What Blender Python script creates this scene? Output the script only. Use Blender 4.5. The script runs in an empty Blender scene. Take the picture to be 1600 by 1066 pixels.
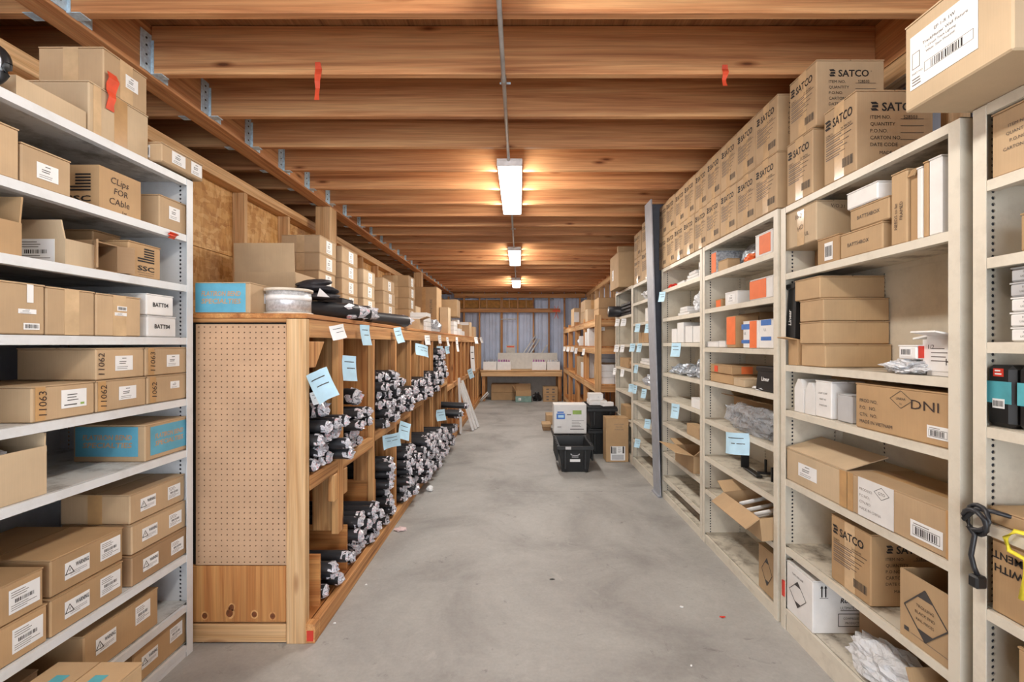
import bpy, bmesh, math, random
from mathutils import Matrix, Vector, noise
random.seed(11)
sc = bpy.context.scene
col = sc.collection
R = math.radians
# ---------------------------------------------------------------- camera, sky, exposure
F, CX, CY, H = 707.0, 812.0, 537.0, 1.39          # focal length (px), vanishing point, eye height
cam_d = bpy.data.cameras.new('camera')
cam = bpy.data.objects.new('camera', cam_d); col.objects.link(cam)
cam.location = (0, 0, H); cam.rotation_euler = (R(90), 0, 0)
cam_d.sensor_width = 36; cam_d.lens = 36 * F / 1600
cam_d.shift_x = -12 / 1600; cam_d.shift_y = 4 / 1600
cam_d.clip_start = 0.05; cam_d.clip_end = 200
sc.camera = cam
w = bpy.data.worlds.new('sky'); sc.world = w; w.use_nodes = True
w.node_tree.nodes['Background'].inputs[0].default_value = (0.86, 0.93, 1.0, 1)
w.node_tree.nodes['Background'].inputs[1].default_value = 6.0
sc.view_settings.view_transform = 'Standard'
sc.view_settings.look = 'None'
sc.view_settings.exposure = 0.02
sc.view_settings.gamma = 1.0
sc.view_settings.use_curve_mapping = False
LAMP_W = 32.0

def XP(px, Y): return (px - CX) * Y / F
def ZP(py, Y): return H - (py - CY) * Y / F
def YP(px, X): return F * X / (px - CX)

# ---------------------------------------------------------------- materials
def lin(c):
    return tuple(((v / 255) / 12.92 if v / 255 <= .04045 else ((v / 255 + .055) / 1.055) ** 2.4) for v in c) + (1,)
MATS = {}
class N:
    def __init__(s, name):
        s.m = bpy.data.materials.new(name); s.m.use_nodes = True
        s.t = s.m.node_tree; s.b = s.t.nodes['Principled BSDF']; MATS[name] = s.m
    def n(s, typ, **kw):
        x = s.t.nodes.new(typ)
        for k, v in kw.items():
            if k.startswith('i_'):
                key = k[2:]
                key = int(key) if key.isdigit() else key
                x.inputs[key].default_value = v
            else: setattr(x, k, v)
        return x
    def l(s, a, b): s.t.links.new(a, b)
    def coords(s, scale=(1, 1, 1), rnd=True):
        tc = s.n('ShaderNodeTexCoord'); src = tc.outputs['Object']
        if rnd:
            oi = s.n('ShaderNodeObjectInfo'); mu = s.n('ShaderNodeMath', operation='MULTIPLY', i_1=41.0)
            s.l(oi.outputs['Random'], mu.inputs[0])
            ad = s.n('ShaderNodeVectorMath', operation='ADD'); s.l(src, ad.inputs[0]); s.l(mu.outputs[0], ad.inputs[1]); src = ad.outputs[0]
        mp = s.n('ShaderNodeVectorMath', operation='MULTIPLY'); mp.inputs[1].default_value = scale
        s.l(src, mp.inputs[0]); return mp.outputs[0]
    def noise(s, vec, scale, detail=3, rough=.55, dist=0):
        x = s.n('ShaderNodeTexNoise', i_Scale=scale, i_Detail=detail, i_Roughness=rough, i_Distortion=dist); s.l(vec, x.inputs['Vector']); return x.outputs['Fac']
    def ramp(s, fac, stops):
        x = s.n('ShaderNodeValToRGB'); e = x.color_ramp.elements
        while len(e) < len(stops): e.new(.5)
        for el, (p, c) in zip(e, stops): el.position = p; el.color = c
        s.l(fac, x.inputs[0]); return x.outputs[0]
    def mix(s, fac, a, b, mode='MIX'):
        x = s.n('ShaderNodeMix', data_type='RGBA', blend_type=mode)
        for sock, v in ((x.inputs[0], fac), (x.inputs[6], a), (x.inputs[7], b)):
            if hasattr(v, 'is_linked') or hasattr(v, 'links'): s.l(v, sock)
            else: sock.default_value = v
        return x.outputs[2]
    def vary(s, colr, amt):
        oi = s.n('ShaderNodeObjectInfo'); mr = s.n('ShaderNodeMapRange', i_3=1 - amt, i_4=1 + amt); s.l(oi.outputs['Random'], mr.inputs[0])
        h = s.n('ShaderNodeHueSaturation'); s.l(mr.outputs[0], h.inputs['Value']); s.l(colr, h.inputs['Color']); return h.outputs[0]
    def bump(s, fac, strength=.2, dist=.01):
        x = s.n('ShaderNodeBump', i_Strength=strength, i_Distance=dist); s.l(fac, x.inputs['Height']); s.l(x.outputs[0], s.b.inputs['Normal'])
    def done(s, colr=None, rough=.6, metal=0, **kw):
        if colr is not None:
            if hasattr(colr, 'links'): s.l(colr, s.b.inputs['Base Color'])
            else: s.b.inputs['Base Color'].default_value = colr
        s.b.inputs['Roughness'].default_value = rough; s.b.inputs['Metallic'].default_value = metal
        for k, v in kw.items(): s.b.inputs[k].default_value = v
        return s.m

def plain(name, rgb, rough=.6, metal=0, var=.08, scale=14, obj_var=.05, bump=0, **kw):
    s = N(name); v = s.coords(); f = s.noise(v, scale, 4)
    a = lin(tuple(max(0, c * (1 - var)) for c in rgb)); b = lin(tuple(min(255, c * (1 + var)) for c in rgb))
    c = s.ramp(f, [(.3, a), (.7, b)])
    if obj_var: c = s.vary(c, obj_var)
    if bump: s.bump(f, bump)
    return s.done(c, rough, metal, **kw)

def wood(name, dark, mid, light, axis, knots=True, vary=.1, rough=.62, gs=1.0):
    s = N(name)
    long_, cross = .55 * gs, 19.0 * gs
    sc3 = [cross] * 3; sc3[axis] = long_
    v = s.coords(tuple(sc3))
    f = s.noise(v, 1.0, 6, .62, .8)
    c = s.ramp(f, [(.30, lin(dark)), (.46, lin(mid)), (.66, lin(light))])
    s3 = [150.0] * 3; s3[axis] = 3.0
    f2 = s.noise(s.coords(tuple(s3)), 1.0, 2)
    c = s.mix(.45, c, s.ramp(f2, [(.3, (.55, .5, .46, 1)), (.65, (1.1, 1.08, 1.05, 1))]), 'MULTIPLY')
    if knots:
        k = [8.0] * 3; k[axis] = 2.1
        vo = s.n('ShaderNodeTexVoronoi', i_Scale=1.0); s.l(s.coords(tuple(k)), vo.inputs['Vector'])
        c = s.mix(1.0, c, s.ramp(vo.outputs['Distance'], [(.04, (.26, .17, .13, 1)), (.075, (.62, .5, .42, 1)), (.15, (1, 1, 1, 1))]), 'MULTIPLY')
    c = s.vary(c, vary); s.bump(f2, .12, .004)
    return s.done(c, rough)
for ax, nm in enumerate('xyz'):
    wood('joist_wood_' + nm, (156, 98, 60), (202, 142, 94), (226, 174, 122), ax, vary=.12, gs=1.0)
    wood('pine_' + nm, (164, 114, 70), (208, 164, 114), (232, 196, 150), ax)
    wood('rack_wood_' + nm, (134, 82, 42), (194, 138, 84), (222, 174, 118), ax)
    wood('plywood_' + nm, (142, 84, 42), (188, 124, 68), (216, 160, 98), ax, knots=False, gs=.8)
wood('board_cover', (120, 80, 50), (160, 112, 72), (182, 134, 92), 1)
def osb():
    s = N('osb'); c = None
    cols = [s.ramp(s.noise(s.coords((1, 1, 1)), 3, 2), [(.3, lin((170, 112, 52))), (.7, lin((206, 152, 84)))])]
    outs = []
    for k, sc3 in enumerate([(26, 12, 34), (26, 40, 12)]):
        vo = s.n('ShaderNodeTexVoronoi', i_Scale=1.0); nz = s.n('ShaderNodeTexNoise', i_Scale=.9, i_Detail=3); s.l(s.coords(sc3), nz.inputs['Vector']); va = s.n('ShaderNodeVectorMath', operation='MULTIPLY_ADD'); s.l(nz.outputs['Color'], va.inputs[0]); va.inputs[1].default_value = (1.6, 1.6, 1.6); s.l(s.coords(sc3), va.inputs[2]); s.l(va.outputs[0], vo.inputs['Vector'])
        outs.append(s.ramp(vo.outputs['Color'], [(.1, lin((158, 104, 50))), (.5, lin((214, 164, 98))), (.9, lin((244, 208, 150)))]))
    c = s.mix(.5, outs[0], outs[1]); c = s.mix(.3, c, cols[0])
    return s.done(c, .6)
osb()
def card(name, rgb, ov=.07):
    s = N(name); v = s.coords()
    f = s.noise(v, 5, 4); g = s.noise(s.coords((400, 400, 8)), 1, 1)
    c = s.ramp(f, [(.25, lin(tuple(x * .93 for x in rgb))), (.75, lin(tuple(min(255, x * 1.05) for x in rgb)))])
    c = s.mix(.12, c, s.ramp(g, [(.3, (.7, .7, .7, 1)), (.7, (1.1, 1.1, 1.1, 1))]), 'MULTIPLY')
    return s.done(s.vary(c, ov), .75)
card('card', (192, 163, 128)); card('card_pale', (202, 178, 146)); card('card_brown', (184, 150, 110)); card('card_dark', (164, 132, 98)); card('card_new', (190, 159, 121))
plain('card_white', (232, 230, 228), .6, var=.02)
plain('card_grey', (188, 188, 190), .6, var=.03)
plain('card_blue', (96, 168, 194), .6, var=.05); plain('card_edge', (188, 152, 112), .8)
plain('paper', (238, 238, 238), .6, var=.015, obj_var=.02)
plain('paper_blue', (184, 218, 236), .6, var=.04)
plain('ink', (38, 34, 34), .7, var=.1, obj_var=0); plain('ink_soft', (112, 104, 100), .7, obj_var=0); plain('ink_grey', (70, 66, 64), .7, obj_var=0)
plain('marker', (62, 48, 44), .7, obj_var=0)
plain('tape', (190, 150, 102), .28, var=.06)
plain('tape_clear', (206, 176, 138), .16, var=.06)
plain('teal', (86, 168, 180), .5)
plain('orange', (240, 122, 66), .55, var=.03); plain('red', (206, 58, 42), .5); plain('red_tag', (226, 84, 52), .55)
plain('white_print', (235, 235, 235), .5, obj_var=0)
plain('blue_print', (70, 120, 196), .5, obj_var=0)
plain('green_print', (150, 180, 90), .5, obj_var=0); plain('green_box', (128, 158, 150), .6)
plain('purple', (176, 96, 170), .4, var=.2)
def shelf_paint(name, rgb, dirt, amt):
    s = N(name); v = s.coords()
    f = s.noise(v, 9, 6, .68); g = s.noise(v, 2.2, 3)
    c = s.mix(s.ramp(f, [(.48, (0, 0, 0, 1)), (.70, (amt,) * 3 + (1,))]), lin(rgb), lin(dirt))
    c = s.mix(s.ramp(g, [(.5, (0, 0, 0, 1)), (.9, (amt * .6,) * 3 + (1,))]), c, lin(dirt))
    return s.done(s.vary(c, .03), .42)
shelf_paint('cream', (224, 216, 200), (150, 138, 120), .25)
shelf_paint('cream_shelf', (216, 208, 192), (112, 100, 84), .95)
shelf_paint('cool_white', (224, 226, 228), (160, 154, 146), .22)
shelf_paint('cool_shelf', (218, 218, 216), (116, 108, 98), .85)
plain('knot', (112, 62, 30), .6, var=.2, scale=80)
plain('steel', (140, 146, 156), .45, .35, var=.05); plain('galvanised', (198, 220, 238), .5, .1, var=.1, scale=60)
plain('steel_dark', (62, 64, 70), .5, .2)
plain('column_paint', (158, 160, 168), .5, .05, var=.04); plain('column_shaded', (84, 86, 94), .6, var=.06)  # second colour darkens the web to stand for its shade
plain('metal_sheet', (192, 203, 226), .45, .1, var=.05, scale=3)
plain('conduit', (176, 174, 172), .38, .6)
plain('lamp_body', (232, 230, 228), .45)
plain('black_plastic', (30, 30, 31), .42, var=.12); plain('black_cloth', (52, 50, 54), .6, var=.15)
plain('dark_void', (24, 20, 18), .9)
plain('rubber', (42, 43, 47), .38, var=.15)
plain('wire_silver', (206, 208, 212), .32, .35, var=.12, scale=80); plain('spool', (226, 214, 196), .55)
plain('pegboard', (192, 156, 124), .65, var=.05, scale=5, obj_var=0)
plain('insulation', (176, 128, 66), .8, var=.15)
plain('board_white', (226, 226, 226), .5, var=.02); plain('board_grey', (206, 202, 194), .6, var=.03)
plain('yellow', (232, 216, 60), .5); plain('pvc', (228, 228, 226), .35)
plain('pink_paper', (226, 200, 200), .6)
plain('bubble', (176, 182, 190), .25, .3, var=.25, scale=60, bump=.5)
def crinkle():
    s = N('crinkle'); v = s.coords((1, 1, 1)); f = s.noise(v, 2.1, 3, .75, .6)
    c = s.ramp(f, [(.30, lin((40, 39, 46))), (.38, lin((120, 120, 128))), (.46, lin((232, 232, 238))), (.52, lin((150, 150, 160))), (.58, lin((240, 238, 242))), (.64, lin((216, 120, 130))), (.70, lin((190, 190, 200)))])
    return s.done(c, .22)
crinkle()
def plastic(name, rgb, alpha):
    s = N(name); v = s.coords(); f = s.noise(v, 30, 3, .6); s.bump(f, 1.0, .02)
    return s.done(lin(rgb), .12, 0, Alpha=alpha)
plastic('bag_clear', (206, 210, 216), .42); plastic('bag_white', (236, 238, 242), .85)
def concrete():
    s = N('concrete'); tc = s.n('ShaderNodeTexCoord'); v = tc.outputs['Object']
    f = s.noise(v, 1.3, 6, .62, .6); g = s.noise(v, 22, 5, .7); h = s.noise(v, .55, 3, .5, 1.0)
    c = s.ramp(f, [(.3, lin((140, 138, 135))), (.5, lin((168, 166, 163))), (.72, lin((184, 183, 179)))])
    c = s.mix(.35, c, s.ramp(g, [(.3, (.78, .78, .78, 1)), (.7, (1.1, 1.1, 1.1, 1))]), 'MULTIPLY')
    c = s.mix(1.0, c, s.ramp(h, [(.3, (.8, .8, .79, 1)), (.45, (1, 1, 1, 1))]), 'MULTIPLY')
    s2 = s.noise(v, 4.5, 5, .75, 2.0)
    c = s.mix(1.0, c, s.ramp(s2, [(.28, (.66, .66, .66, 1)), (.38, (1, 1, 1, 1))]), 'MULTIPLY')
    f9 = s.noise(v, 70, 3, .6); c = s.mix(.3, c, s.ramp(f9, [(.3, (.8, .8, .8, 1)), (.7, (1.12, 1.12, 1.12, 1))]), 'MULTIPLY')
    s5 = s.noise(v, 1.7, 6, .7, 3.0); c = s.mix(s.ramp(s5, [(.60, (0, 0, 0, 1)), (.70, (.35, .35, .35, 1))]), c, lin((196, 193, 188)))
    s.bump(g, .08, .004); return s.done(c, .55)
concrete()
def emis(name, rgb, st):
    s = N(name); s.b.inputs['Emission Color'].default_value = lin(rgb); s.b.inputs['Emission Strength'].default_value = st
    return s.done(lin((250, 250, 250)), .4)
emis('lamp_lens', (255, 250, 240), 5.0)

# ---------------------------------------------------------------- mesh helpers
class MB:
    """collects boxes, prisms and polygons into one mesh"""
    def __init__(s): s.v, s.f, s.mi, s.mats, s.sm = [], [], [], [], []
    def m(s, name):
        if name not in s.mats: s.mats.append(name)
        return s.mats.index(name)
    def add(s, vs, fs, mat, smooth=False):
        o = len(s.v); s.v += [tuple(v) for v in vs]; k = s.m(mat)
        for f in fs: s.f.append(tuple(i + o for i in f)); s.mi.append(k); s.sm.append(smooth)
    def box(s, x0, x1, y0, y1, z0, z1, mat):
        s.add([(x0, y0, z0), (x1, y0, z0), (x1, y1, z0), (x0, y1, z0), (x0, y0, z1), (x1, y0, z1), (x1, y1, z1), (x0, y1, z1)],
              [(0, 3, 2, 1), (4, 5, 6, 7), (0, 1, 5, 4), (1, 2, 6, 5), (2, 3, 7, 6), (3, 0, 4, 7)], mat)
    def bar(s, a, b, wx, wz, mat, up=(0, 0, 1)):
        a, b = Vector(a), Vector(b); d = (b - a).normalized(); u = Vector(up)
        if abs(d.dot(u)) > .99: u = Vector((0, 1, 0))
        sx = d.cross(u).normalized() * wx / 2; sz = sx.cross(d).normalized() * wz / 2
        vs = [p + i * sx + j * sz for p in (a, b) for i, j in ((-1, -1), (1, -1), (1, 1), (-1, 1))]
        s.add(vs, [(0, 1, 2, 3), (7, 6, 5, 4), (0, 4, 5, 1), (1, 5, 6, 2), (2, 6, 7, 3), (3, 7, 4, 0)], mat)
    def rect(s, x, y, w, h, z, mat): s.add([(x, y, z), (x + w, y, z), (x + w, y + h, z), (x, y + h, z)], [(0, 1, 2, 3)], mat)
    def tube(s, pts, r, mat, n=8, cap=True):
        pts = [Vector(p) for p in pts]; vs, fs = [], []
        for i, p in enumerate(pts):
            d = (pts[min(i + 1, len(pts) - 1)] - pts[max(i - 1, 0)]).normalized()
            u = Vector((0, 0, 1)) if abs(d.z) < .9 else Vector((1, 0, 0)); a = d.cross(u).normalized(); b = a.cross(d)
            rr = r[i] if isinstance(r, (list, tuple)) else r
            vs += [p + rr * (math.cos(2 * math.pi * k / n) * a + math.sin(2 * math.pi * k / n) * b) for k in range(n)]
        for i in range(len(pts) - 1):
            for k in range(n):
                k2 = (k + 1) % n; fs.append((i * n + k, i * n + k2, (i + 1) * n + k2, (i + 1) * n + k))
        if cap: fs.append(tuple(range(n))[::-1]); fs.append(tuple((len(pts) - 1) * n + k for k in range(n)))
        s.add(vs, fs, mat, True)
    def text(s, mat, body, x, y, h, z, bold=False, al='L', rot=0, sx=1.0, shear=0):
        vs, fs, wd = TXT[(body, bold)]
        off = 0 if al == 'L' else (-wd / 2 if al == 'C' else -wd)
        c, sn = math.cos(rot), math.sin(rot); out = []
        for a, b in vs:
            a = (a + off) * h * sx + shear * b * h; b = b * h
            out.append((x + a * c - b * sn, y + a * sn + b * c, z))
        s.add(out, fs, mat)
    def mesh(s, name='mesh', bevel=0):
        me = bpy.data.meshes.new(name); me.from_pydata(s.v, [], s.f)
        for k in s.mats: me.materials.append(MATS[k])
        me.polygons.foreach_set('material_index', s.mi); me.polygons.foreach_set('use_smooth', s.sm)
        if bevel:
            bm = bmesh.new(); bm.from_mesh(me); bmesh.ops.bevel(bm, geom=list(bm.edges), offset=bevel, segments=1, affect='EDGES', profile=.5); bm.to_mesh(me); bm.free()
        me.update(); return me

# lettering: every string is turned into a flat outline once
TXT = {}
def make_texts(strings):
    obs = []
    for body, bold in strings:
        c = bpy.data.curves.new('lettering', 'FONT'); c.body = body; c.size = 1.0; c.resolution_u = 2
        if bold: c.offset = .022
        o = bpy.data.objects.new('lettering', c); col.objects.link(o); obs.append((body, bold, o, c))
    dg = bpy.context.evaluated_depsgraph_get(); dg.update()
    for body, bold, o, c in obs:
        me = bpy.data.meshes.new_from_object(o.evaluated_get(dg))
        vs = [(v.co.x, v.co.y) for v in me.vertices]; fs = [tuple(p.vertices) for p in me.polygons]
        x0 = min((v[0] for v in vs), default=0); vs = [(a - x0, b) for a, b in vs]
        TXT[(body, bold)] = (vs, fs, max((v[0] for v in vs), default=0)); bpy.data.meshes.remove(me)
    for _, _, o, c in obs: bpy.data.objects.remove(o); bpy.data.curves.remove(c)
T = lambda *a: [(x, False) for x in a]
B = lambda *a: [(x, True) for x in a]
make_texts(B('SATCO', 'WARNING', 'SSC', 'CLIPS', 'RoMa', '24 PACKS', 'DOCUMENT', 'OPEN WITH', 'Linear', 'S28503', 'BATT04', 'FLATIRON BEND', 'SPECIALTIES', 'MILWAUKEE') +
    T('R', 'ITEM NO.', 'QUANTITY', 'P.O.NO.', 'CARTON NO.', 'DATE CODE', 'MADE IN CHINA', 'S28503', 'CLips', 'FOR', 'CAble', '1st', 'BATT04', 'BATT54BOX', '11063', '11062', '1062', 'PROD NO.', 'P.O.   NO.', 'CTN.  NO.', 'CTN.NO.',
      'MADE IN VIETNAM', 'DNI', 'LINEAR', 'GTO', 'PROD.NO.', 'P.O.NO.:', 'MADE IN CHINA ', 'TROLLING', 'BLACK END', 'RAIL PIECES', 'TAPE USE LINE', 'ULTIMATE COAT', 'COMPRESSED', 'PRODUCT', 'S29671', '24 PACKS', 'V/O.31', '18-2', 'FRAMED', 'NEEDS to be',
      'GM', 'EP 1-R 1W', 'TrackMaster Wall Fixture', '1-Circuit Track Lighting', 'White  Stem Mounted', 'FURNITURE', 'HD', 'ELECTRONIC SECURITY CORP', 'UNITED STATES OF AMERICA', 'PART NO', 'LIGHT CORP.', 'UL', '1/2', 'TWIST-ON', 'Linear'))

def mkobj(name, me, parent=None, loc=(0, 0, 0), rz=0):
    o = bpy.data.objects.new(name, me); col.objects.link(o)
    o.location = loc
    if rz: o.rotation_euler.z = rz
    if parent: o.parent = parent
    return o
def tag(o, label=None, cat=None, group=None, kind=None):
    if label: o['label'] = label
    if cat: o['category'] = cat
    if group: o['group'] = group
    if kind: o['kind'] = kind
    return o
def thing(name, label, cat, loc=(0, 0, 0), rz=0, group=None):
    return tag(mkobj(name, None, None, loc, rz), label, cat, group)
def wl(o):
    p = Vector((0, 0, 0))
    while o: p += o.location; o = o.parent
    return p
_BX = {}
def box_mesh(dx, dy, dz, mat, bevel=.003):
    k = (round(dx, 3), round(dy, 3), round(dz, 3), mat, bevel)
    if k not in _BX:
        m = MB(); m.box(-dx / 2, dx / 2, -dy / 2, dy / 2, -dz / 2, dz / 2, mat); _BX[k] = m.mesh('block', bevel)
    return _BX[k]
def bx(name, x0, x1, y0, y1, z0, z1, mat, parent=None, bevel=.002):
    """an axis aligned block given in world coordinates, its origin at its middle"""
    c = Vector(((x0 + x1) / 2, (y0 + y1) / 2, (z0 + z1) / 2))
    return mkobj(name, box_mesh(x1 - x0, y1 - y0, z1 - z0, mat, bevel), parent, c - (wl(parent) if parent else Vector((0, 0, 0))))
def mbo(name, mb, parent=None, at=None, bevel=0):
    """mesh collected in world coordinates, re-centred on `at` (or on the parent)"""
    base = Vector(at) if at is not None else (wl(parent) if parent else Vector((0, 0, 0)))
    mb.v = [tuple(Vector(v) - base) for v in mb.v]
    loc = base - (wl(parent) if parent else Vector((0, 0, 0)))
    return mkobj(name, mb.mesh(name, bevel), parent, loc)
def structure(name, me=None, loc=(0, 0, 0)):
    o = mkobj(name, me, None, loc); o['kind'] = 'structure'; return o

def perforated(w, cells, nx, r, mat, t=.004):
    """sheet in the (u, v) plane with a real round hole in every cell; cells = list of row heights"""
    m = MB(); cw = w / nx; y = 0; n = 8
    for ch in cells:
        for i in range(nx):
            cx, cy = (i + .5) * cw, y + ch / 2
            ring = [(cx + r * math.cos(math.pi / 4 * k + math.pi / 8), cy + r * math.sin(math.pi / 4 * k + math.pi / 8)) for k in range(n)]
            x0, x1, y0, y1 = i * cw, (i + 1) * cw, y, y + ch
            sq = [(x1, cy), (x1, y1), (cx, y1), (x0, y1), (x0, cy), (x0, y0), (cx, y0), (x1, y0)]
            vs = [(a, b, 0) for a, b in ring] + [(a, b, 0) for a, b in sq] + [(a, b, -t) for a, b in ring]
            fs = []
            for k in range(n):
                k2 = (k + 1) % n
                # ring[k] lies at 22.5+45k deg: between sq[k] and sq[k+1]
                fs.append((k, 8 + k, 8 + k2)); fs.append((k, 8 + k2, k2)); fs.append((k, k2, 16 + k2, 16 + k))
            m.add(vs, fs, mat)
        y += ch
    return m
FACES = {'F': ((1, 0, 0), (0, 0, 1), (0, -1, 0)), 'R': ((0, 1, 0), (0, 0, 1), (1, 0, 0)), 'L': ((0, -1, 0), (0, 0, 1), (-1, 0, 0)),
         'B': ((-1, 0, 0), (0, 0, 1), (0, 1, 0)), 'T': ((1, 0, 0), (0, 1, 0), (0, 0, 1))}
def on_face(root, dims, face, me, fu, fv, name, lift=.0008, rot=0, label=None):
    """a flat print or sticker centred at the fractions (fu, fv) of one face of a box whose origin is the middle of its base"""
    u, v, n = (Vector(a) for a in FACES[face]); dx, dy, dz = dims
    ctr = Vector((0, 0, dz / 2)) + Vector((n.x * dx / 2, n.y * dy / 2, n.z * dz / 2))
    W = abs(u.x) * dx + abs(u.y) * dy; Hh = abs(v.z) * dz + abs(v.y) * dy
    p = ctr + u * (fu - .5) * W + v * (fv - .5) * Hh + n * lift
    M3 = Matrix((u, v, n)).transposed().to_4x4()
    o = mkobj(name, me, root); o.matrix_local = Matrix.Translation(p) @ M3 @ Matrix.Rotation(rot, 4, 'Z')
    if label: o['label'] = label
    return o
_DC = {}
def cached(f):
    def g(*a):
        k = (f.__name__,) + a
        if k not in _DC: _DC[k] = f(*a)
        return _DC[k]
    return g
def plate(m, w, h, mat='paper'): m.box(-w / 2, w / 2, -h / 2, h / 2, -.0004, .0004, mat)
def bars(m, x, y, w, h, seed, z=.0008, mat='ink'):
    rr = random.Random(seed); a = 0
    while a < w:
        b = rr.choice((.02, .03, .05)) * w
        if a + b > w: break
        m.rect(x + a, y, b, h, z, mat); a += b + rr.choice((.02, .03, .045)) * w
def lines(m, x, y, w, n, gap, t, seed, z=.0008, mat='ink_soft'):
    rr = random.Random(seed)
    for i in range(n): m.rect(x, y - i * gap, w * rr.uniform(.55, 1), t, z, mat)
@cached
def lab_ship(w, h):
    m = MB(); plate(m, w, h)
    lines(m, -w * .44, h * .36, w * .7, 3, h * .1, h * .03, 3); bars(m, -w * .32, -h * .1, w * .62, h * .16, 5); lines(m, -w * .44, -h * .2, w * .84, 3, h * .09, h * .025, 8)
    return m.mesh('label')
@cached
def lab_plain(w, h):
    m = MB(); plate(m, w, h)
    m.rect(-w * .12, h * .3, w * .24, h * .05, .0008, 'ink_grey'); lines(m, -w * .28, h * .08, w * .6, 2, h * .13, h * .05, 4, mat='ink_grey'); lines(m, -w * .4, -h * .26, w * .8, 2, h * .12, h * .03, 9)
    return m.mesh('label')
@cached
def lab_green(w, h):
    m = MB(); plate(m, w, h)
    lines(m, -w * .28, h * .2, w * .6, 3, h * .15, h * .045, 4, mat='ink_grey'); m.rect(-w * .4, -h * .36, w * .5, h * .06, .0008, 'ink_grey'); m.rect(w * .24, -h * .38, w * .16, h * .12, .0008, 'green_print')
    return m.mesh('label')
@cached
def lab_code(w, h):
    m = MB(); plate(m, w, h); bars(m, -w * .4, -h * .3, w * .8, h * .6, 6); return m.mesh('label')
@cached
def lab_frame(w, h):
    m = MB(); plate(m, w, h); m.rect(-w * .4, h * .3, w * .5, h * .05, .0008, 'ink_soft')
    for a in ((-w * .42, -h * .36, w * .84, h * .03), (-w * .42, h * .18, w * .84, h * .03), (-w * .42, -h * .36, w * .012, h * .55), (w * .41, -h * .36, w * .012, h * .55)): m.rect(*a, .0008, 'ink_grey')
    bars(m, -w * .34, -h * .3, w * .68, h * .44, 6); return m.mesh('label')
@cached
def lab_warn(w, h):
    m = MB(); plate(m, w, h)
    cx, cy, a = -w * .32, h * .02, h * .3
    m.add([(cx - a, cy - a * .8, .0008), (cx + a, cy - a * .8, .0008), (cx, cy + a, .0008)], [(0, 1, 2)], 'ink_grey')
    m.add([(cx - a * .68, cy - a * .62, .001), (cx + a * .68, cy - a * .62, .001), (cx, cy + a * .7, .001)], [(0, 1, 2)], 'paper')
    m.rect(cx - a * .07, cy - a * .3, a * .14, a * .6, .0012, 'ink_grey')
    m.text('ink', 'WARNING', -w * .08, h * .06, h * .36, .0008, True, sx=min(1.0, w * .54 / (h * .36 * TXT[('WARNING', True)][2]))); lines(m, -w * .3, -h * .16, w * .7, 3, h * .1, h * .025, 2)
    return m.mesh('label')
@cached
def lab_strip(w, h, mat):
    m = MB(); plate(m, w, h, mat); return m.mesh('strip')
@cached
def printed(h, gap, mat, shear, bold, *ls):
    m = MB(); y = (len(ls) - 1) * gap / 2 - h * .35
    for s_ in ls: m.text(mat, s_, 0, y, h, 0, bold, 'C', 0, 1, shear); y -= gap
    return m.mesh('lettering')
def logo_mark(m, x, y, h, mat='ink'):
    for k in range(3):
        yy = y + h * (.36 * k); s_ = .16 * h * (1 if k % 2 == 0 else -.4)
        m.add([(x + s_ * .2, yy, 0), (x + h * .75 + s_ * .2, yy + h * .02, 0), (x + h * .62 - s_, yy + h * .3, 0), (x - s_, yy + h * .26, 0)], [(0, 1, 2, 3)], mat)
@cached
def satco_end(w, h):
    m = MB(); t = h * .13
    logo_mark(m, -w * .42, h * .23, t); m.text('ink', 'SATCO', -w * .42 + t * 1.0, h * .23, t * 1.25, 0, True, sx=w * .6 / (t * 1.25 * TXT[('SATCO', True)][2]))
    m.text('ink', 'S29671', -w * .42, h * .13, h * .045, 0); m.text('ink', '24 PACKS', w * .05, h * .13, h * .045, 0)
    for k in range(5): m.rect(-w * .42, h * (.11 - .065 * k), w * (.84 - .06 * k), h * .008, 0, 'ink_grey')
    lines(m, -w * .42, h * .08, w * .75, 5, h * .065, h * .014, 4, 0, 'ink_soft')
    bars(m, w * .1, -h * .38, w * .32, h * .12, 5, 0, 'ink_grey'); return m.mesh('lettering')
@cached
def satco_side(w, h):
    m = MB(); t = h * .1
    logo_mark(m, -w * .32, h * .24, t * 1.1); m.text('ink', 'SATCO', -w * .32 + t * 1.25, h * .24, t * 1.45, 0, True); m.text('ink', 'R', -w * .32 + t * 6.2, h * .31, t * .3, 0)
    for k, s_ in enumerate(('ITEM NO.', 'QUANTITY', 'P.O.NO.', 'CARTON NO.', 'DATE CODE')):
        m.text('ink', s_, -w * .34, h * (.14 - .085 * k), h * .062, 0); m.rect(w * .05, h * (.135 - .085 * k), w * .3, h * .006, 0, 'ink_grey')
    m.text('ink', 'S28503', w * .09, h * .145, h * .06, 0); m.text('ink', 'MADE IN CHINA', -w * .22, -h * .3, h * .06, 0); return m.mesh('lettering')

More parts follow.
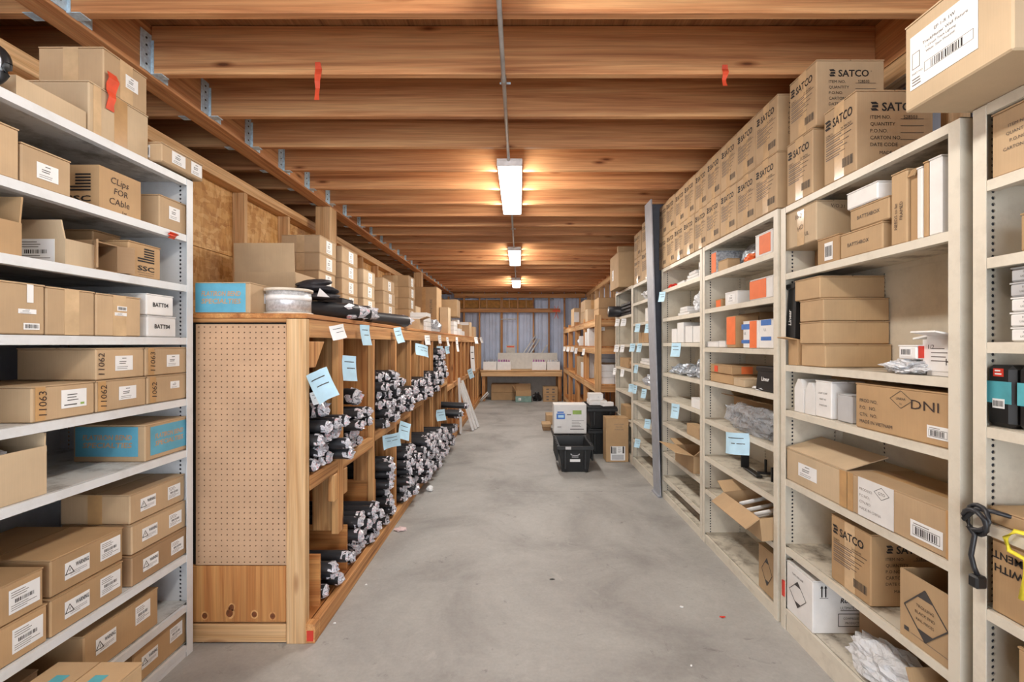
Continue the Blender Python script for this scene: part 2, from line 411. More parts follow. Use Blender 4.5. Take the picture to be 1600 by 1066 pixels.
def cut(x): return round(x, 3)
NOFLAP = object()
def carton(label, x0, x1, y0, y1, z0, z1, mat='card', dec=(), name='cardboard_box', rz=0, group=None, tape=None, flaps=None, cat='box', seam='y', tmat='tape'):
    """closed carton: bevelled body, top flaps with a seam, packing tape, stickers and print as parts"""
    dx, dy, dz = x1 - x0, y1 - y0, z1 - z0
    m = MB(); m.box(-dx / 2, dx / 2, -dy / 2, dy / 2, 0, dz - .004, mat)
    o = mkobj(name, m.mesh(name, .004), None, ((x0 + x1) / 2, (y0 + y1) / 2, z0), rz); tag(o, label, cat, group)
    if flaps is None: flaps = z1 < 1.5
    g = .0025
    if seam == 'y':   # the seam runs along y
        for s_ in (-1, 1):
            f = MB(); f.box(min(s_ * g, s_ * dx / 2), max(s_ * g, s_ * dx / 2), -dy / 2, dy / 2, dz - .004, dz, mat); mkobj('top_flap', f.mesh('flap'), o)
    else:
        for s_ in (-1, 1):
            f = MB(); f.box(-dx / 2, dx / 2, min(s_ * g, s_ * dy / 2), max(s_ * g, s_ * dy / 2), dz - .004, dz, mat); mkobj('top_flap', f.mesh('flap'), o)
    dims = (dx, dy, dz)
    if tape:
        for fc in tape:
            W = {'F': dx, 'B': dx, 'L': dy, 'R': dy}.get(fc)
            if fc == 'T':
                tw = .055; me = lab_strip(cut(tw), cut(dy), tmat) if seam == 'y' else lab_strip(cut(dx), cut(tw), tmat)
                on_face(o, dims, 'T', me, .5, .5, 'packing_tape', .0006)
            else: on_face(o, dims, fc, lab_strip(cut(min(.055, W * .3)), cut(dz * .98), tmat), .5, .5, 'packing_tape', .0006)
    for d in dec:
        me, fc, fu, fv = d[:4]; nm = d[4] if len(d) > 4 else 'sticker'; rot = d[5] if len(d) > 5 else 0
        on_face(o, dims, fc, me, fu, fv, nm, .0026 if nm == 'handwriting' else .0014, rot)
    return o
def open_box(label, x0, x1, y0, y1, z0, z1, mat='card', flaps=None, dec=(), name='open_carton', rz=0, group=None, t=.005, cat='box', flen=None, rx=0):
    """carton with its top open; flaps = {face: angle outward from upright in degrees}"""
    dx, dy, dz = x1 - x0, y1 - y0, z1 - z0; m = MB()
    m.box(-dx / 2, dx / 2, -dy / 2, dy / 2, 0, t, mat)
    m.box(-dx / 2, -dx / 2 + t, -dy / 2, dy / 2, t, dz, mat); m.box(dx / 2 - t, dx / 2, -dy / 2, dy / 2, t, dz, mat)
    m.box(-dx / 2 + t, dx / 2 - t, -dy / 2, -dy / 2 + t, t, dz, mat); m.box(-dx / 2 + t, dx / 2 - t, dy / 2 - t, dy / 2, t, dz, mat)
    o = mkobj(name, m.mesh(name), None, ((x0 + x1) / 2, (y0 + y1) / 2, z0), rz); tag(o, label, cat, group)
    if rx: o.rotation_euler.x = rx
    for fc, ang in (flaps or {}).items():
        u, v, n = (Vector(a) for a in FACES[fc]); W = abs(u.x) * dx + abs(u.y) * dy; D = (dy if fc in 'FB' else dx) / 2
        L = flen if flen else D * .95
        f = MB(); f.box(-W / 2 + .003, W / 2 - .003, -t / 2, t / 2, 0, L, mat)
        fo = mkobj('flap', f.mesh('flap'), o)
        base = Vector((n.x * (dx / 2 - t / 2), n.y * (dy / 2 - t / 2), dz))
        a = R(ang); up = Vector((0, 0, 1)) * math.cos(a) + n * math.sin(a); nn = u.cross(up)
        fo.matrix_local = Matrix.Translation(base) @ Matrix((u, -nn, up)).transposed().to_4x4()
    for d in dec:
        me, fc, fu, fv = d[:4]; nm = d[4] if len(d) > 4 else 'sticker'
        on_face(o, (dx, dy, dz), fc, me, fu, fv, nm, .0014, d[5] if len(d) > 5 else 0)
    return o
def blob_mesh(dx, dy, dz, mat, seed, amp=.25, sub=3, sharp=2.2, flat=True):
    bm = bmesh.new(); bmesh.ops.create_icosphere(bm, subdivisions=sub, radius=1)
    for v in bm.verts:
        p = v.co.copy(); q = p * sharp + Vector((seed * 7.1, seed * 3.3, 0))
        k = 1 + amp * (noise.noise(q) + .6 * noise.noise(q * 2.3) + .35 * noise.noise(q * 5) - (.35 * abs(noise.noise(q * 3.1)) + .28 * abs(noise.noise(q * 6.3)) if sub > 3 else 0))
        v.co = Vector((p.x * dx / 2 * k, p.y * dy / 2 * k, (max(p.z, -.75) * k + .75) * dz / 1.75))
        if v.co.z < 0: v.co.z = 0
    me = bpy.data.meshes.new('blob'); bm.to_mesh(me); bm.free(); me.materials.append(MATS[mat])
    if sub > 3: me.polygons.foreach_set('use_smooth', [mat == 'black_cloth'] * len(me.polygons))
    return me
def blob(name, label, cat, x0, x1, y0, y1, z0, z1, mat, seed=1, amp=.25, group=None, parent=None, sub=None):
    if sub is None: sub = 4 if mat.startswith('bag') else 3
    me = blob_mesh(x1 - x0, y1 - y0, z1 - z0, mat, seed, amp, sub)
    o = mkobj(name, me, None, ((x0 + x1) / 2, (y0 + y1) / 2, z0))
    return tag(o, label, cat, group)
# ================================================================= THE ROOM
YB = 11.9                                            # back wall
fl = structure('floor'); m = MB(); m.box(-4, 2.2, -3, 12.2, -.1, -.02, 'dark_void'); mbo('floor_bed', m, fl)
ys = [-3, -.4, 4.25, 8.0, 12.2]
for a, b in zip(ys[:-1], ys[1:]):
    for xa, xb in ((-4, 2.2),):
        m = MB(); m.box(xa, xb, a + .0012, b - .0012, -.03, 0, 'concrete'); mbo('concrete_slab', m, fl, (0, 0, 0))
ce = structure('ceiling'); m = MB(); m.box(-4, 2.2, -3, 12.2, 2.935, 2.955, 'board_cover'); mbo('deck_board', m, ce)
JZ = 2.697
gx0, gx1 = -1.905, -1.787
for k in range(3):
    m = MB(); a = gx0 + k * .0393; m.box(a, a + .0383, -3, 12.1, JZ - .012, 2.935, 'joist_wood_y'); mbo('girder_ply', m, ce, (a, 4, 2.8), .002)
def hanger_mesh():
    m = MB(); t = .003
    for s_ in (-1, 1):
        m.box(0, .004, s_ * .0205 - (.062 if s_ < 0 else 0), s_ * .0205 + (.062 if s_ > 0 else 0), 0, .185, 'galvanised')
        m.box(.004, .016, s_ * .0205 - (t if s_ < 0 else 0), s_ * .0205 + (t if s_ > 0 else 0), 0, .16, 'galvanised')
    m.box(0, .055, -.0235, .0235, -.003, 0, 'galvanised')
    for s_ in (-1, 1):
        for z in (.03, .075, .12, .155): m.box(.004, .007, s_ * .052 - .004, s_ * .052 + .004, z - .004, z + .004, 'steel_dark')
    return m.mesh('hanger')
HG = hanger_mesh()
jm_r = box_mesh(1.725 - gx1, .038, .235, 'joist_wood_x', .003); jm_l = box_mesh(3.6 + gx0, .038, .235, 'joist_wood_x', .003)
for k in range(-11, 26):
    y = 1.787 + .4064 * k + .019
    j = mkobj('joist', jm_r, ce, ((gx1 + 1.725) / 2, y, JZ + .1175))
    h = mkobj('joist_hanger', HG, j, (gx1 - j.location.x, 0, -.1175))
    j = mkobj('joist', jm_l, ce, ((-3.6 + gx0) / 2, y, JZ + .1175))
    h = mkobj('joist_hanger', HG, j, (gx0 - j.location.x, 0, -.1175)); h.rotation_euler.z = R(180)

# left wall: oriented strand board on studs under a top plate, open above
wlft = structure('wall_left')
bx('top_plate', -2.10, -2.005, -3, 11.85, 2.495, 2.572, 'pine_y', wlft)
bx('bottom_plate', -2.10, -2.012, -3, 11.85, 0, .04, 'pine_y', wlft)
for k in range(-10, 15):
    y = 3.31 + .62 * k
    bx('stud', -2.10, -2.012, y - .002, y + .036, .04, 2.495, 'pine_z', wlft)
for k in range(-2, 10):
    for z0, z1 in ((0, 1.21), (1.214, 2.02), (2.024, 2.572)):
        bx('strand_board', -2.114, -2.101, k * 1.24 + .9, k * 1.24 + 2.136, z0, z1, 'osb', wlft, .001)
wfar = structure('wall_outer'); m = MB(); m.box(-3.75, -3.6, -3, 12.2, 0, 2.95, 'board_cover'); mbo('sheathing', m, wfar)
# right wall: plate and studs before metal sheet, rim board behind the joist ends
wr = structure('wall_right')
bx('rim_board', 1.727, 1.765, -3, 12.1, JZ, 2.935, 'joist_wood_y', wr)
bx('top_plate', 1.727, 1.82, -3, 11.85, 2.60, 2.692, 'pine_y', wr)
for k in range(-4, 20):
    y = .6 + .61 * k; bx('stud', 1.727, 1.815, y, y + .038, 0, 2.60, 'pine_z', wr)
bx('light_stop_sheet', 1.875, 1.90, -3, 12.0, 0, 2.95, 'steel_dark', wr)  # unseen sheet added to stop daylight leaking between the metal sheets
def ribbed(x0, x1, z0, z1, pitch=.3, rib=.024):
    """ribbed metal sheet along local x, facing -y"""
    m = MB(); prof = []
    for i_ in range(round((x1 - x0) / pitch)):
        x = x0 + i_ * pitch
        prof += [(x, 0), (x + pitch * .30, 0), (x + pitch * .33, .008), (x + pitch * .39, .008), (x + pitch * .42, 0), (x + pitch * .58, 0), (x + pitch * .61, .008), (x + pitch * .67, .008), (x + pitch * .70, 0), (x + pitch * .84, 0), (x + pitch * .88, rib), (x + pitch * .95, rib), (x + pitch, 0)]
    vs = [(a, -b, z) for a, b in prof for z in (z0, z1)]
    m.add(vs, [(2 * i, 2 * i + 2, 2 * i + 3, 2 * i + 1) for i in range(len(prof) - 1)], 'metal_sheet'); return m
for k in range(5):
    o = mkobj('metal_sheet', ribbed(0, 3.0, 0, 2.93).mesh('sheet'), wr, (1.86, -3 + 3.0 * k, 0)); o.rotation_euler.z = R(-90); o.location.y += 3.0
# back wall: studs, rails and a header before ribbed metal
wb = structure('wall_back')
for k in range(7):
    mkobj('metal_sheet', ribbed(0, .9, 0, 2.93).mesh('sheet'), wb, (-3.6 + .9 * k, 11.97, 0))
bx('light_stop_sheet', -3.75, 2.2, 11.985, 12.02, 0, 2.95, 'steel_dark', wb)  # added out of sight behind the ribs, blocks light leaks
for x in (-1.86, -1.455, -1.05, -.46, -.05, .36, .765, 1.17, 1.575): bx('stud', x - .019, x + .019, 11.80, 11.89, 0, 2.62, 'rack_wood_z', wb)
bx('stud', -.50, -.46 - .02, 11.79, 11.89, 0, 2.62, 'pine_z', wb)
bx('header', -1.7, 1.7, 11.74, 11.80, 2.58, JZ - .004, 'rack_wood_x', wb)
bx('rail', -1.7, 1.05, 11.74, 11.80, 2.20, 2.30, 'rack_wood_x', wb)
for k, (x0, x1) in enumerate(((-1.7, -1.07), (-1.03, -.5), (-.44, -.07), (-.03, .34))): bx('insulation_board', x0, x1, 11.86, 11.90, 2.32, 2.53, 'insulation', wb)
for x in (-.86, -.27, .17): bx('short_batten', x - .012, x + .012, 11.80, 11.85, 2.30, 2.56, 'pine_z', wb)
bx('blocking', -1.1, .9, 11.86, 11.90, 2.535, 2.565, 'steel', wb)
bx('drywall_sheet', -.92, .95, 11.76, 11.788, 0, .62, 'board_grey', wb)
wf = structure('wall_front')
bx('wall_panel', -4, -2.3, -3.1, -3, 0, 2.95, 'osb', wf); bx('wall_panel', 1.9, 2.2, -3.1, -3, 0, 2.95, 'osb', wf); bx('door_lintel', -2.3, 1.9, -3.1, -3, 2.72, 2.95, 'pine_x', wf)

# wooden posts under the girder
for i, (y, lb) in enumerate(((4.26, 'square wooden post holding the ceiling girder behind the carton stacks'), (8.2, 'square wooden post under the girder farther down the aisle'))):
    p = thing('wooden_post', lb, 'post', (-1.855, y + .08, 0))
    bx('post_shaft', -1.925, -1.785, y, y + .16, 0, JZ - .014, 'pine_z', p, .004)
# tapered steel column between the fourth and fifth bays of the right shelving
def column():
    p = thing('steel_column', 'tapered grey steel column standing between the cream shelving bays', 'column', (1.45, 4.2, 0))
    m = MB()
    xb, xt, zt = 1.262, 1.178, 2.69
    def slab(xa0, xa1, xb0, xb1, y0, y1, mat):
        m.add([(xa0, y0, 0), (xa1, y0, 0), (xa1, y1, 0), (xa0, y1, 0), (xb0, y0, zt), (xb1, y0, zt), (xb1, y1, zt), (xb0, y1, zt)],
              [(0, 3, 2, 1), (4, 5, 6, 7), (0, 1, 5, 4), (1, 2, 6, 5), (2, 3, 7, 6), (3, 0, 4, 7)], mat)
    slab(xb, xb + .012, xt, xt + .012, 4.07, 4.268, 'column_paint'); mbo('inner_flange', m, p, None, .001)
    m = MB(); slab(xb + .012, 1.69, xt + .012, 1.69, 4.222, 4.232, 'column_shaded'); mbo('web', m, p)
    m = MB(); m.box(1.69, 1.702, 4.14, 4.265, 0, zt, 'column_paint'); mbo('outer_flange', m, p)
    m = MB(); m.box(1.245, 1.28, 4.07, 4.272, 0, .015, 'column_paint'); mbo('base_plate', m, p)
column()

# ceiling lamps and the conduit that feeds them
def lamp(y0, lb):
    L = 1.22; x = -.072; zb = 2.640
    p = thing('ceiling_lamp', lb, 'lamp', (x, y0 + L / 2, JZ - .002), 0, 'strip lamps along the aisle ceiling')
    m = MB(); m.box(x - .09, x + .09, y0, y0 + L, zb + .038, JZ - .003, 'lamp_body'); mbo('housing', m, p, None, .004)
    m = MB(); prof = [(-.088, .036), (-.084, .012), (-.07, .002), (0, 0), (.07, .002), (.084, .012), (.088, .036)]
    vs = [(x + a, yy, zb + b) for yy in (y0 + .012, y0 + L - .012) for a, b in prof]; n = len(prof)
    m.add(vs, [(i, i + 1, n + i + 1, n + i) for i in range(n - 1)], 'lamp_lens', True); mbo('lens', m, p)
    for yy in (y0, y0 + L - .012):
        m = MB(); m.box(x - .09, x + .09, yy, yy + .012, zb + .001, zb + .038, 'lamp_body'); mbo('end_cap', m, p, None, .003)
    ld = bpy.data.lights.new('lamp_light', 'AREA'); ld.shape = 'RECTANGLE'; ld.size = .17; ld.size_y = L - .04; ld.energy = LAMP_W * (.8 if y0 < 1 else 1); ld.color = (1.0, .965, .9)
    ld.spread = R(180)
    lo = mkobj('lamp_light', ld, p, (0, 0, zb - .006 - p.location.z))
    # light leaving through the sides of the lens onto the joists
    for s_ in (-1, 1):
        l2 = bpy.data.lights.new('lamp_side_light', 'AREA'); l2.shape = 'RECTANGLE'; l2.size = .03; l2.size_y = L - .04; l2.energy = LAMP_W * .28; l2.color = (1.0, .95, .86)
        o2 = mkobj('lamp_side_light', l2, p, (s_ * .096, 0, zb + .018 - p.location.z)); o2.rotation_euler = (0, R(-s_ * 90), 0)
lamp(.33, 'white strip lamp on the ceiling above the camera')
lamp(3.18, 'white lit strip lamp hanging nearest over the aisle')
lamp(6.08, 'white lit strip lamp, second along the aisle ceiling')
lamp(8.95, 'white lit strip lamp, farthest along the aisle ceiling')
cd = thing('conduit', 'grey metal conduit running along the ceiling joists to the lamps', 'conduit', (-.078, 3, JZ - .016))
for a, b in ((-2.8, .33), (1.55, 3.18), (4.40, 6.08), (7.30, 8.95)):
    m = MB(); m.tube([(-.078, a, JZ - .016), (-.078, b, JZ - .016)], .0105, 'conduit', 10); mbo('pipe', m, cd)
for y in (2.22, 5.1, 8.1):
    m = MB(); m.tube([(-.078, y - .03, JZ - .016), (-.078, y + .03, JZ - .016)], .0135, 'conduit', 10); mbo('coupling', m, cd)
    m = MB(); m.box(-.1, -.045, y + .04, y + .055, JZ - .004, JZ - .001, 'galvanised'); mbo('strap', m, cd)

# ================================================================= METAL SHELVING
def shelving(label, side, xf, depth, y0, y1, ztop, levels, paint, top_paint, kick=True):
    """clip shelving; side +1: open front faces -x, side -1: open front faces +x"""
    xb = xf + side * depth
    lo, hi = min(xf, xb), max(xf, xb)
    p = thing('metal_shelving', label, 'shelving', ((xf + xb) / 2, (y0 + y1) / 2, 0))
    t = .0025; q = .036
    for yy, s_ in ((y0, 1), (y1, -1)):
        for xx, d in ((xf, side), (xb, -side)):
            m = MB(); a, b = sorted((xx, xx + d * t)); c, e = sorted((yy, yy + s_ * q)); m.box(a, b, c, e, 0, ztop, paint)
            a, b = sorted((xx + d * t, xx + d * q)); c, e = sorted((yy, yy + s_ * t)); m.box(a, b, c, e, 0, ztop, paint); mbo('post', m, p)
    # end panels with slotted hole strips near front and back
    cells = []
    z = 0
    while z < ztop - .04: cells += [.0150, .0220]; z += .037
    sw = .03
    for yy, s_ in ((y0 + .003, 1), (y1 - .003, -1)):
        m = MB(); strips = sorted((xf + side * .055, xb - side * .04)); e0, e1 = lo + .002, hi - .002
        for cxs in strips:
            pm = perforated(sw, cells, 1, .0055, paint, .003)
            hh = sum(cells)
            for i, (u, v, n_) in enumerate(pm.v):
                pm.v[i] = (cxs - sw / 2 + u, yy + s_ * n_, v + .02) if s_ > 0 else (cxs + sw / 2 - u, yy + s_ * n_, v + .02)
            m.add(pm.v, pm.f if s_ < 0 else pm.f, paint)
        segs = [(e0, strips[0] - sw / 2), (strips[0] + sw / 2, strips[1] - sw / 2), (strips[1] + sw / 2, e1)]
        for a, b in segs: m.add([(a, yy, .02), (b, yy, .02), (b, yy, .02 + hh), (a, yy, .02 + hh)], [(0, 1, 2, 3)], paint)
        m.add([(e0, yy, 0), (e1, yy, 0), (e1, yy, .02), (e0, yy, .02)], [(0, 1, 2, 3)], paint)
        m.add([(e0, yy, .02 + hh), (e1, yy, .02 + hh), (e1, yy, ztop - .002), (e0, yy, ztop - .002)], [(0, 1, 2, 3)], paint)
        yo = yy - s_ * .0045
        mbo('end_panel', m, p)
        m = MB(); m.box(lo + .04, hi - .04, min(yo, yo - s_ * .001), max(yo, yo - s_ * .001), .01, ztop - .01, 'steel_dark'); mbo('hole_shade_sheet', m, p)  # dark sheet added so the holes show a shaded gap
    # back panel with two strips of holes
    m = MB(); xx = xb - side * .003; ps = (y0 + .26, y1 - .26); cur = y0 + .004
    for c in ps:
        pm = perforated(sw, cells, 1, .0055, paint, .003); vs = []
        for (u, v, n_) in pm.v: vs.append((xx - side * n_ * -1, c - sw / 2 + u, v + .02))
        m.add(vs, pm.f, paint); m.add([(xx, cur, .02), (xx, c - sw / 2, .02), (xx, c - sw / 2, .02 + hh), (xx, cur, .02 + hh)], [(0, 1, 2, 3)], paint); cur = c + sw / 2
    m.add([(xx, cur, .02), (xx, y1 - .004, .02), (xx, y1 - .004, .02 + hh), (xx, cur, .02 + hh)], [(0, 1, 2, 3)], paint)
    m.add([(xx, y0 + .004, .02 + hh), (xx, y1 - .004, .02 + hh), (xx, y1 - .004, ztop), (xx, y0 + .004, ztop)], [(0, 1, 2, 3)], paint)
    mbo('back_panel', m, p)
    m = MB(); xo = xb + side * .004; m.box(min(xo, xo + side * .001), max(xo, xo + side * .001), y0 + .01, y1 - .01, .01, ztop - .01, 'steel_dark'); mbo('hole_shade_sheet', m, p)  # dark sheet again, painted shade behind the back panel holes
    for i, z in enumerate(levels):
        m = MB(); a0, a1 = lo + .003, hi - .005
        a0, a1 = sorted((xf + side * .0195, xb - side * .005)); m.box(a0, a1, y0 + .004, y1 - .004, z - .004, z, top_paint)
        fx = xf + side * .0015; m.box(min(fx, fx + side * .014), max(fx, fx + side * .014), y0 + .037, y1 - .037, z - .030, z - .0005, paint)
        bxx = xb - side * .006; m.box(min(bxx, bxx - side * .002), max(bxx, bxx - side * .002), y0 + .004, y1 - .004, z - .028, z - .004, paint)
        m.box(min(xf + side * .015, xf + side * .03), max(xf + side * .015, xf + side * .03), y0 + .037, y1 - .037, z - .030, z - .0285, paint)
        o = mbo('shelf', m, p, ((xf + xb) / 2, (y0 + y1) / 2, z))
    if kick:
        z = levels[-1]
        if z > .05:
            m = MB(); fx = xf + side * .004; m.box(min(fx, fx + side * .003), max(fx, fx + side * .003), y0 + .037, y1 - .037, 0, z - .03, paint); mbo('kick_plate', m, p)
    return p
XR = 1.289; DR = .305
L1 = [2.053, 1.729, 1.287, 1.069, .733, .4035, .105]
L2 = [2.066, 1.858, 1.6285, 1.363, 1.134, .868, .607, .378, .06]
L3 = [2.063, 1.871, 1.616, 1.396, 1.129, .909, .688, .416, .195, .055]
L4 = [2.05, 1.845, 1.617, 1.397, 1.17, .96, .745, .525, .305, .10]
L5 = [2.06, 1.734, 1.38, 1.09, .80, .45, .10]
L0 = [2.053, 1.841, 1.627, 1.394, 1.160, .892, .657, .40, .10]
LL = [2.123, 1.872, 1.65, 1.416, 1.145, .917, .452, .230, .051]
shelving('cream metal shelving bay nearest the camera with the black cable hanging', 1, XR, DR, .36, 1.287, 2.051, L0, 'cream', 'cream_shelf')
shelving('cream metal shelving bay holding the four flat brown boxes and vietnam carton', 1, XR, DR, 1.325, 2.232, 2.051, L1, 'cream', 'cream_shelf')
shelving('cream metal shelving bay with orange labelled boxes on its upper shelves', 1, XR, DR, 2.262, 3.19, 2.064, L2, 'cream', 'cream_shelf')
shelving('cream metal shelving bay just before the steel column, lower shelves empty', 1, XR, DR, 3.20, 4.115, 2.061, L3, 'cream', 'cream_shelf')
shelving('cream metal shelving bay just past the steel column', 1, XR, DR, 4.275, 5.18, 2.048, L4, 'cream', 'cream_shelf')
shelving('cream metal shelving bay farthest along, next to the open timber rack', 1, XR, DR, 5.19, 6.09, 2.058, L5, 'cream', 'cream_shelf')
XL = -1.477
shelving('white metal shelving full of cartons beside the pegboard', -1, XL, .60, 1.118, 2.045, 2.121, LL, 'cool_white', 'cool_shelf')

# ================================================================= LONG WOODEN RACK (left)
XF = -.99; RZ = 1.53; RY0, RY1 = 2.10, 11.67
rk = thing('wooden_rack', 'long wooden rack with pegboard end holding black rolls', 'rack', (-1.4, 6.9, 0))
# pegboard end
cells = [.0254] * 44; pw = .424
pm = perforated(pw, cells, 16, .0034, 'pegboard', .005)
hh = sum(cells); m = MB()
m.add([(-1.507 + .004 + u, 2.1 - n_, .362 + v) for u, v, n_ in pm.v], pm.f, 'pegboard')
mbo('pegboard', m, rk, (-1.3, 2.1, .9))
bx('end_shade_sheet', -1.75, -1.08, 2.112, 2.125, .36, 1.49, 'dark_void', rk, .001)  # near-black sheet added for the shade behind and beside the pegboard
bx('plywood_panel', -1.52, -1.083, 2.098, 2.112, .098, .358, 'plywood_z', rk)
m = MB()
for kx, kz, kr in ((-1.46, .128, .012), (-1.345, .14, .016), (-1.23, .134, .012), (-1.145, .126, .012), (-1.335, .168, .011)):
    for rr_, yy_, mt_ in ((kr * 1.5, 2.0975, 'rack_wood_z'), (kr, 2.0970, 'knot')): m.add([(kx + rr_ * math.cos(k * math.pi / 8), yy_, kz + rr_ * 1.15 * math.sin(k * math.pi / 8)) for k in range(16)], [tuple(range(16))], mt_)
mbo('knots', m, rk)['kind'] = 'stuff'
bx('base_board', -1.75, -1.083, 2.096, 2.134, .005, .088, 'pine_x', rk)
bx('end_post', -1.62, -1.525, 2.10, 2.138, .09, .42, 'pine_z', rk)
bx('end_post', -1.08, -.99, 2.092, 2.13, 0, 1.505, 'pine_z', rk)
bx('end_cleat', -1.53, -1.083, 2.1, 2.13, 1.488, 1.508, 'rack_wood_x', rk)
g = MB(); pts = [(2.135, 1.40), (2.30, 1.40), (2.20, 1.275), (2.135, 1.275)]
g.add([(x, y, z) for x in (-1.03, -.992) for y, z in pts], [(0, 1, 2, 3), (7, 6, 5, 4), (0, 4, 5, 1), (1, 5, 6, 2), (2, 6, 7, 3), (3, 7, 4, 0)], 'rack_wood_z'); mbo('gusset', g, rk, (-1.0, 2.2, 1.33), .002)
bx('corner_block', -.995, -.948, 2.095, 2.14, 0, .09, 'rack_wood_y', rk)
m = MB(); m.box(-.985, -.955, 2.0925, 2.0945, .012, .06, 'red'); mbo('paint_mark', m, rk)['label'] = 'red paint mark on the sill end'
bx('header_rail', -1.03, XF, 2.135, 6.9, 1.418, 1.507, 'rack_wood_y', rk, .003)
bx('header_rail', -1.03, XF, 6.905, RY1, 1.418, 1.507, 'rack_wood_y', rk, .003)
for a, b in ((2.095, 4.5), (4.504, 6.92), (6.924, 9.3), (9.304, RY1)): bx('top_board', -1.77, XF + .004, a, b, 1.508, RZ, 'plywood_y', rk, .002)
bx('sill', -.985, -.947, 2.142, 4.83, 0, .088, 'rack_wood_y', rk, .004); bx('sill', -.985, -.947, 4.835, 8.4, 0, .088, 'rack_wood_y', rk, .004); bx('sill', -.985, -.947, 8.405, RY1, 0, .088, 'rack_wood_y', rk, .004)
for a, b in ((2.135, 4.5), (4.504, 6.92), (6.924, 9.3), (9.304, RY1)):
    bx('floor_board', -1.77, -.99, a, b, .066, .087, 'plywood_y', rk); bx('back_board', -1.77, -1.755, a, b, .05, 1.505, 'plywood_y', rk)
DV = [2.545, 3.10, 3.645, 4.14, 4.667, 5.185, 5.69, 6.21, 6.73, 7.25, 7.77, 8.29, 8.81, 9.33, 9.85, 10.37, 10.89, 11.35, 11.66]
for i, y in enumerate(DV):
    bx('divider_post', -1.03, XF - .001, y - (.072 if i == 0 else .036), y, .347 if i == 0 else .05, 1.417, 'rack_wood_z', rk, .003)
    if i in (0, 2, 3, 4, 5, 6):
        bx('divider_board', -1.155, -1.033, y - .025, y - .006, .347 if i == 0 else .05, 1.50, 'rack_wood_z', rk); bx('divider_board', -1.74, -1.56, y - .025, y - .006, .05, 1.50, 'rack_wood_z', rk)
    else:
        bx('divider_panel', -1.75, -1.033, y - .02, y - .006, .05 if i != 1 else .80, 1.50, 'plywood_z', rk, .001)
    if i == 1: bx('divider_board', -1.13, -1.033, y - .025, y - .006, .458, .80, 'rack_wood_z', rk)
for y, z0, z1, xr in ((2.243, .05, .342, -.992), (2.60, .066, .345, -.994), (3.108, .175, .455, -.994)):
    bx('low_divider', -1.7, xr, y, y + .014, z0, z1, 'plywood_x', rk, .001)
# middle shelves, one board and lip per bay
MID = [.762, .757, .79, .80, .84, .86, .90, .90, .80, .80, .80, .8, .8, .8, .8, .8, .8, .8]
prev = 2.14
for i, y in enumerate(DV[:-1]):
    z = MID[i]; a = prev + .003; b = y - (.075 if i == 0 else .04)
    bx('shelf_board', -1.75, -1.035, a, b, z - .018, z, 'plywood_y', rk); bx('shelf_lip', -1.03, XF - .002, a, b + .003, z - .07, z - .001, 'rack_wood_y', rk, .003)
    if i in (0, 1):
        bx('cleat', -1.028, -.992, b - .05 if i == 0 else a, b if i == 0 else a + .06, z - .22, z - .075, 'rack_wood_z', rk, .004)
    prev = y

# ================================================================= OPEN TIMBER RACK (right, far)
XW = 1.05
wr2 = thing('timber_rack', 'open timber rack with white boxes past the metal shelving', 'rack', (1.38, 8.6, 0))
WP = [6.30, 7.42, 8.55, 9.7, 10.82]
for i, y in enumerate(WP):
    bx('rack_post', XW, XW + .089, y, y + .04, 0, 1.79, 'pine_z' if i == 0 else 'rack_wood_z', wr2, .003); bx('rack_post', 1.62, 1.70, y, y + .04, 0, 1.79, 'rack_wood_z', wr2, .003)
for z in (1.72, 1.335, .80, .16):
    bx('rack_rail', XW + .09, 1.62, 6.302, 6.34, z - .09, z - .002, 'rack_wood_x', wr2, .003)
    for a, b in zip(WP[:-1], WP[1:]):
        bx('rack_rail', XW + .002, XW + .04, a + .041, b - .001, z - .09, z - .002, 'pine_y', wr2, .003)
        bx('rack_shelf', XW + .005, 1.70, a + .042, b - .002, z, z + .016, 'plywood_y', wr2)
# ================================================================= WORKBENCH AT THE BACK
wbch = thing('workbench', 'plain timber workbench against the back wall', 'bench', (.05, 11.3, 0))
bx('front_rail', -.93, 1.02, 10.86, 10.90, .60, .725, 'pine_x', wbch, .004); bx('bench_top', -.95, 1.03, 10.85, 11.73, .727, .75, 'pine_x', wbch, .003)
for x in (-.91, .93):
    for y in (10.91, 11.6): bx('bench_leg', x, x + .08, y, y + .04, 0, .725, 'rack_wood_z', wbch, .003)
# ================================================================= CARTONS ON THE WHITE SHELVING (near left)
E = .0012
def SL(label, z, p0, p1, h, depth=.34, sb=.013, **kw):
    x1 = XL - sb; return carton(label, x1 - depth, x1, YP(p0, x1), min(2.032, YP(p1, x1)), z + E, z + h, **kw)
SHIP = lambda w=.075, h=.05: lab_ship(w, h)
G_ = 'cartons on the white shelving'
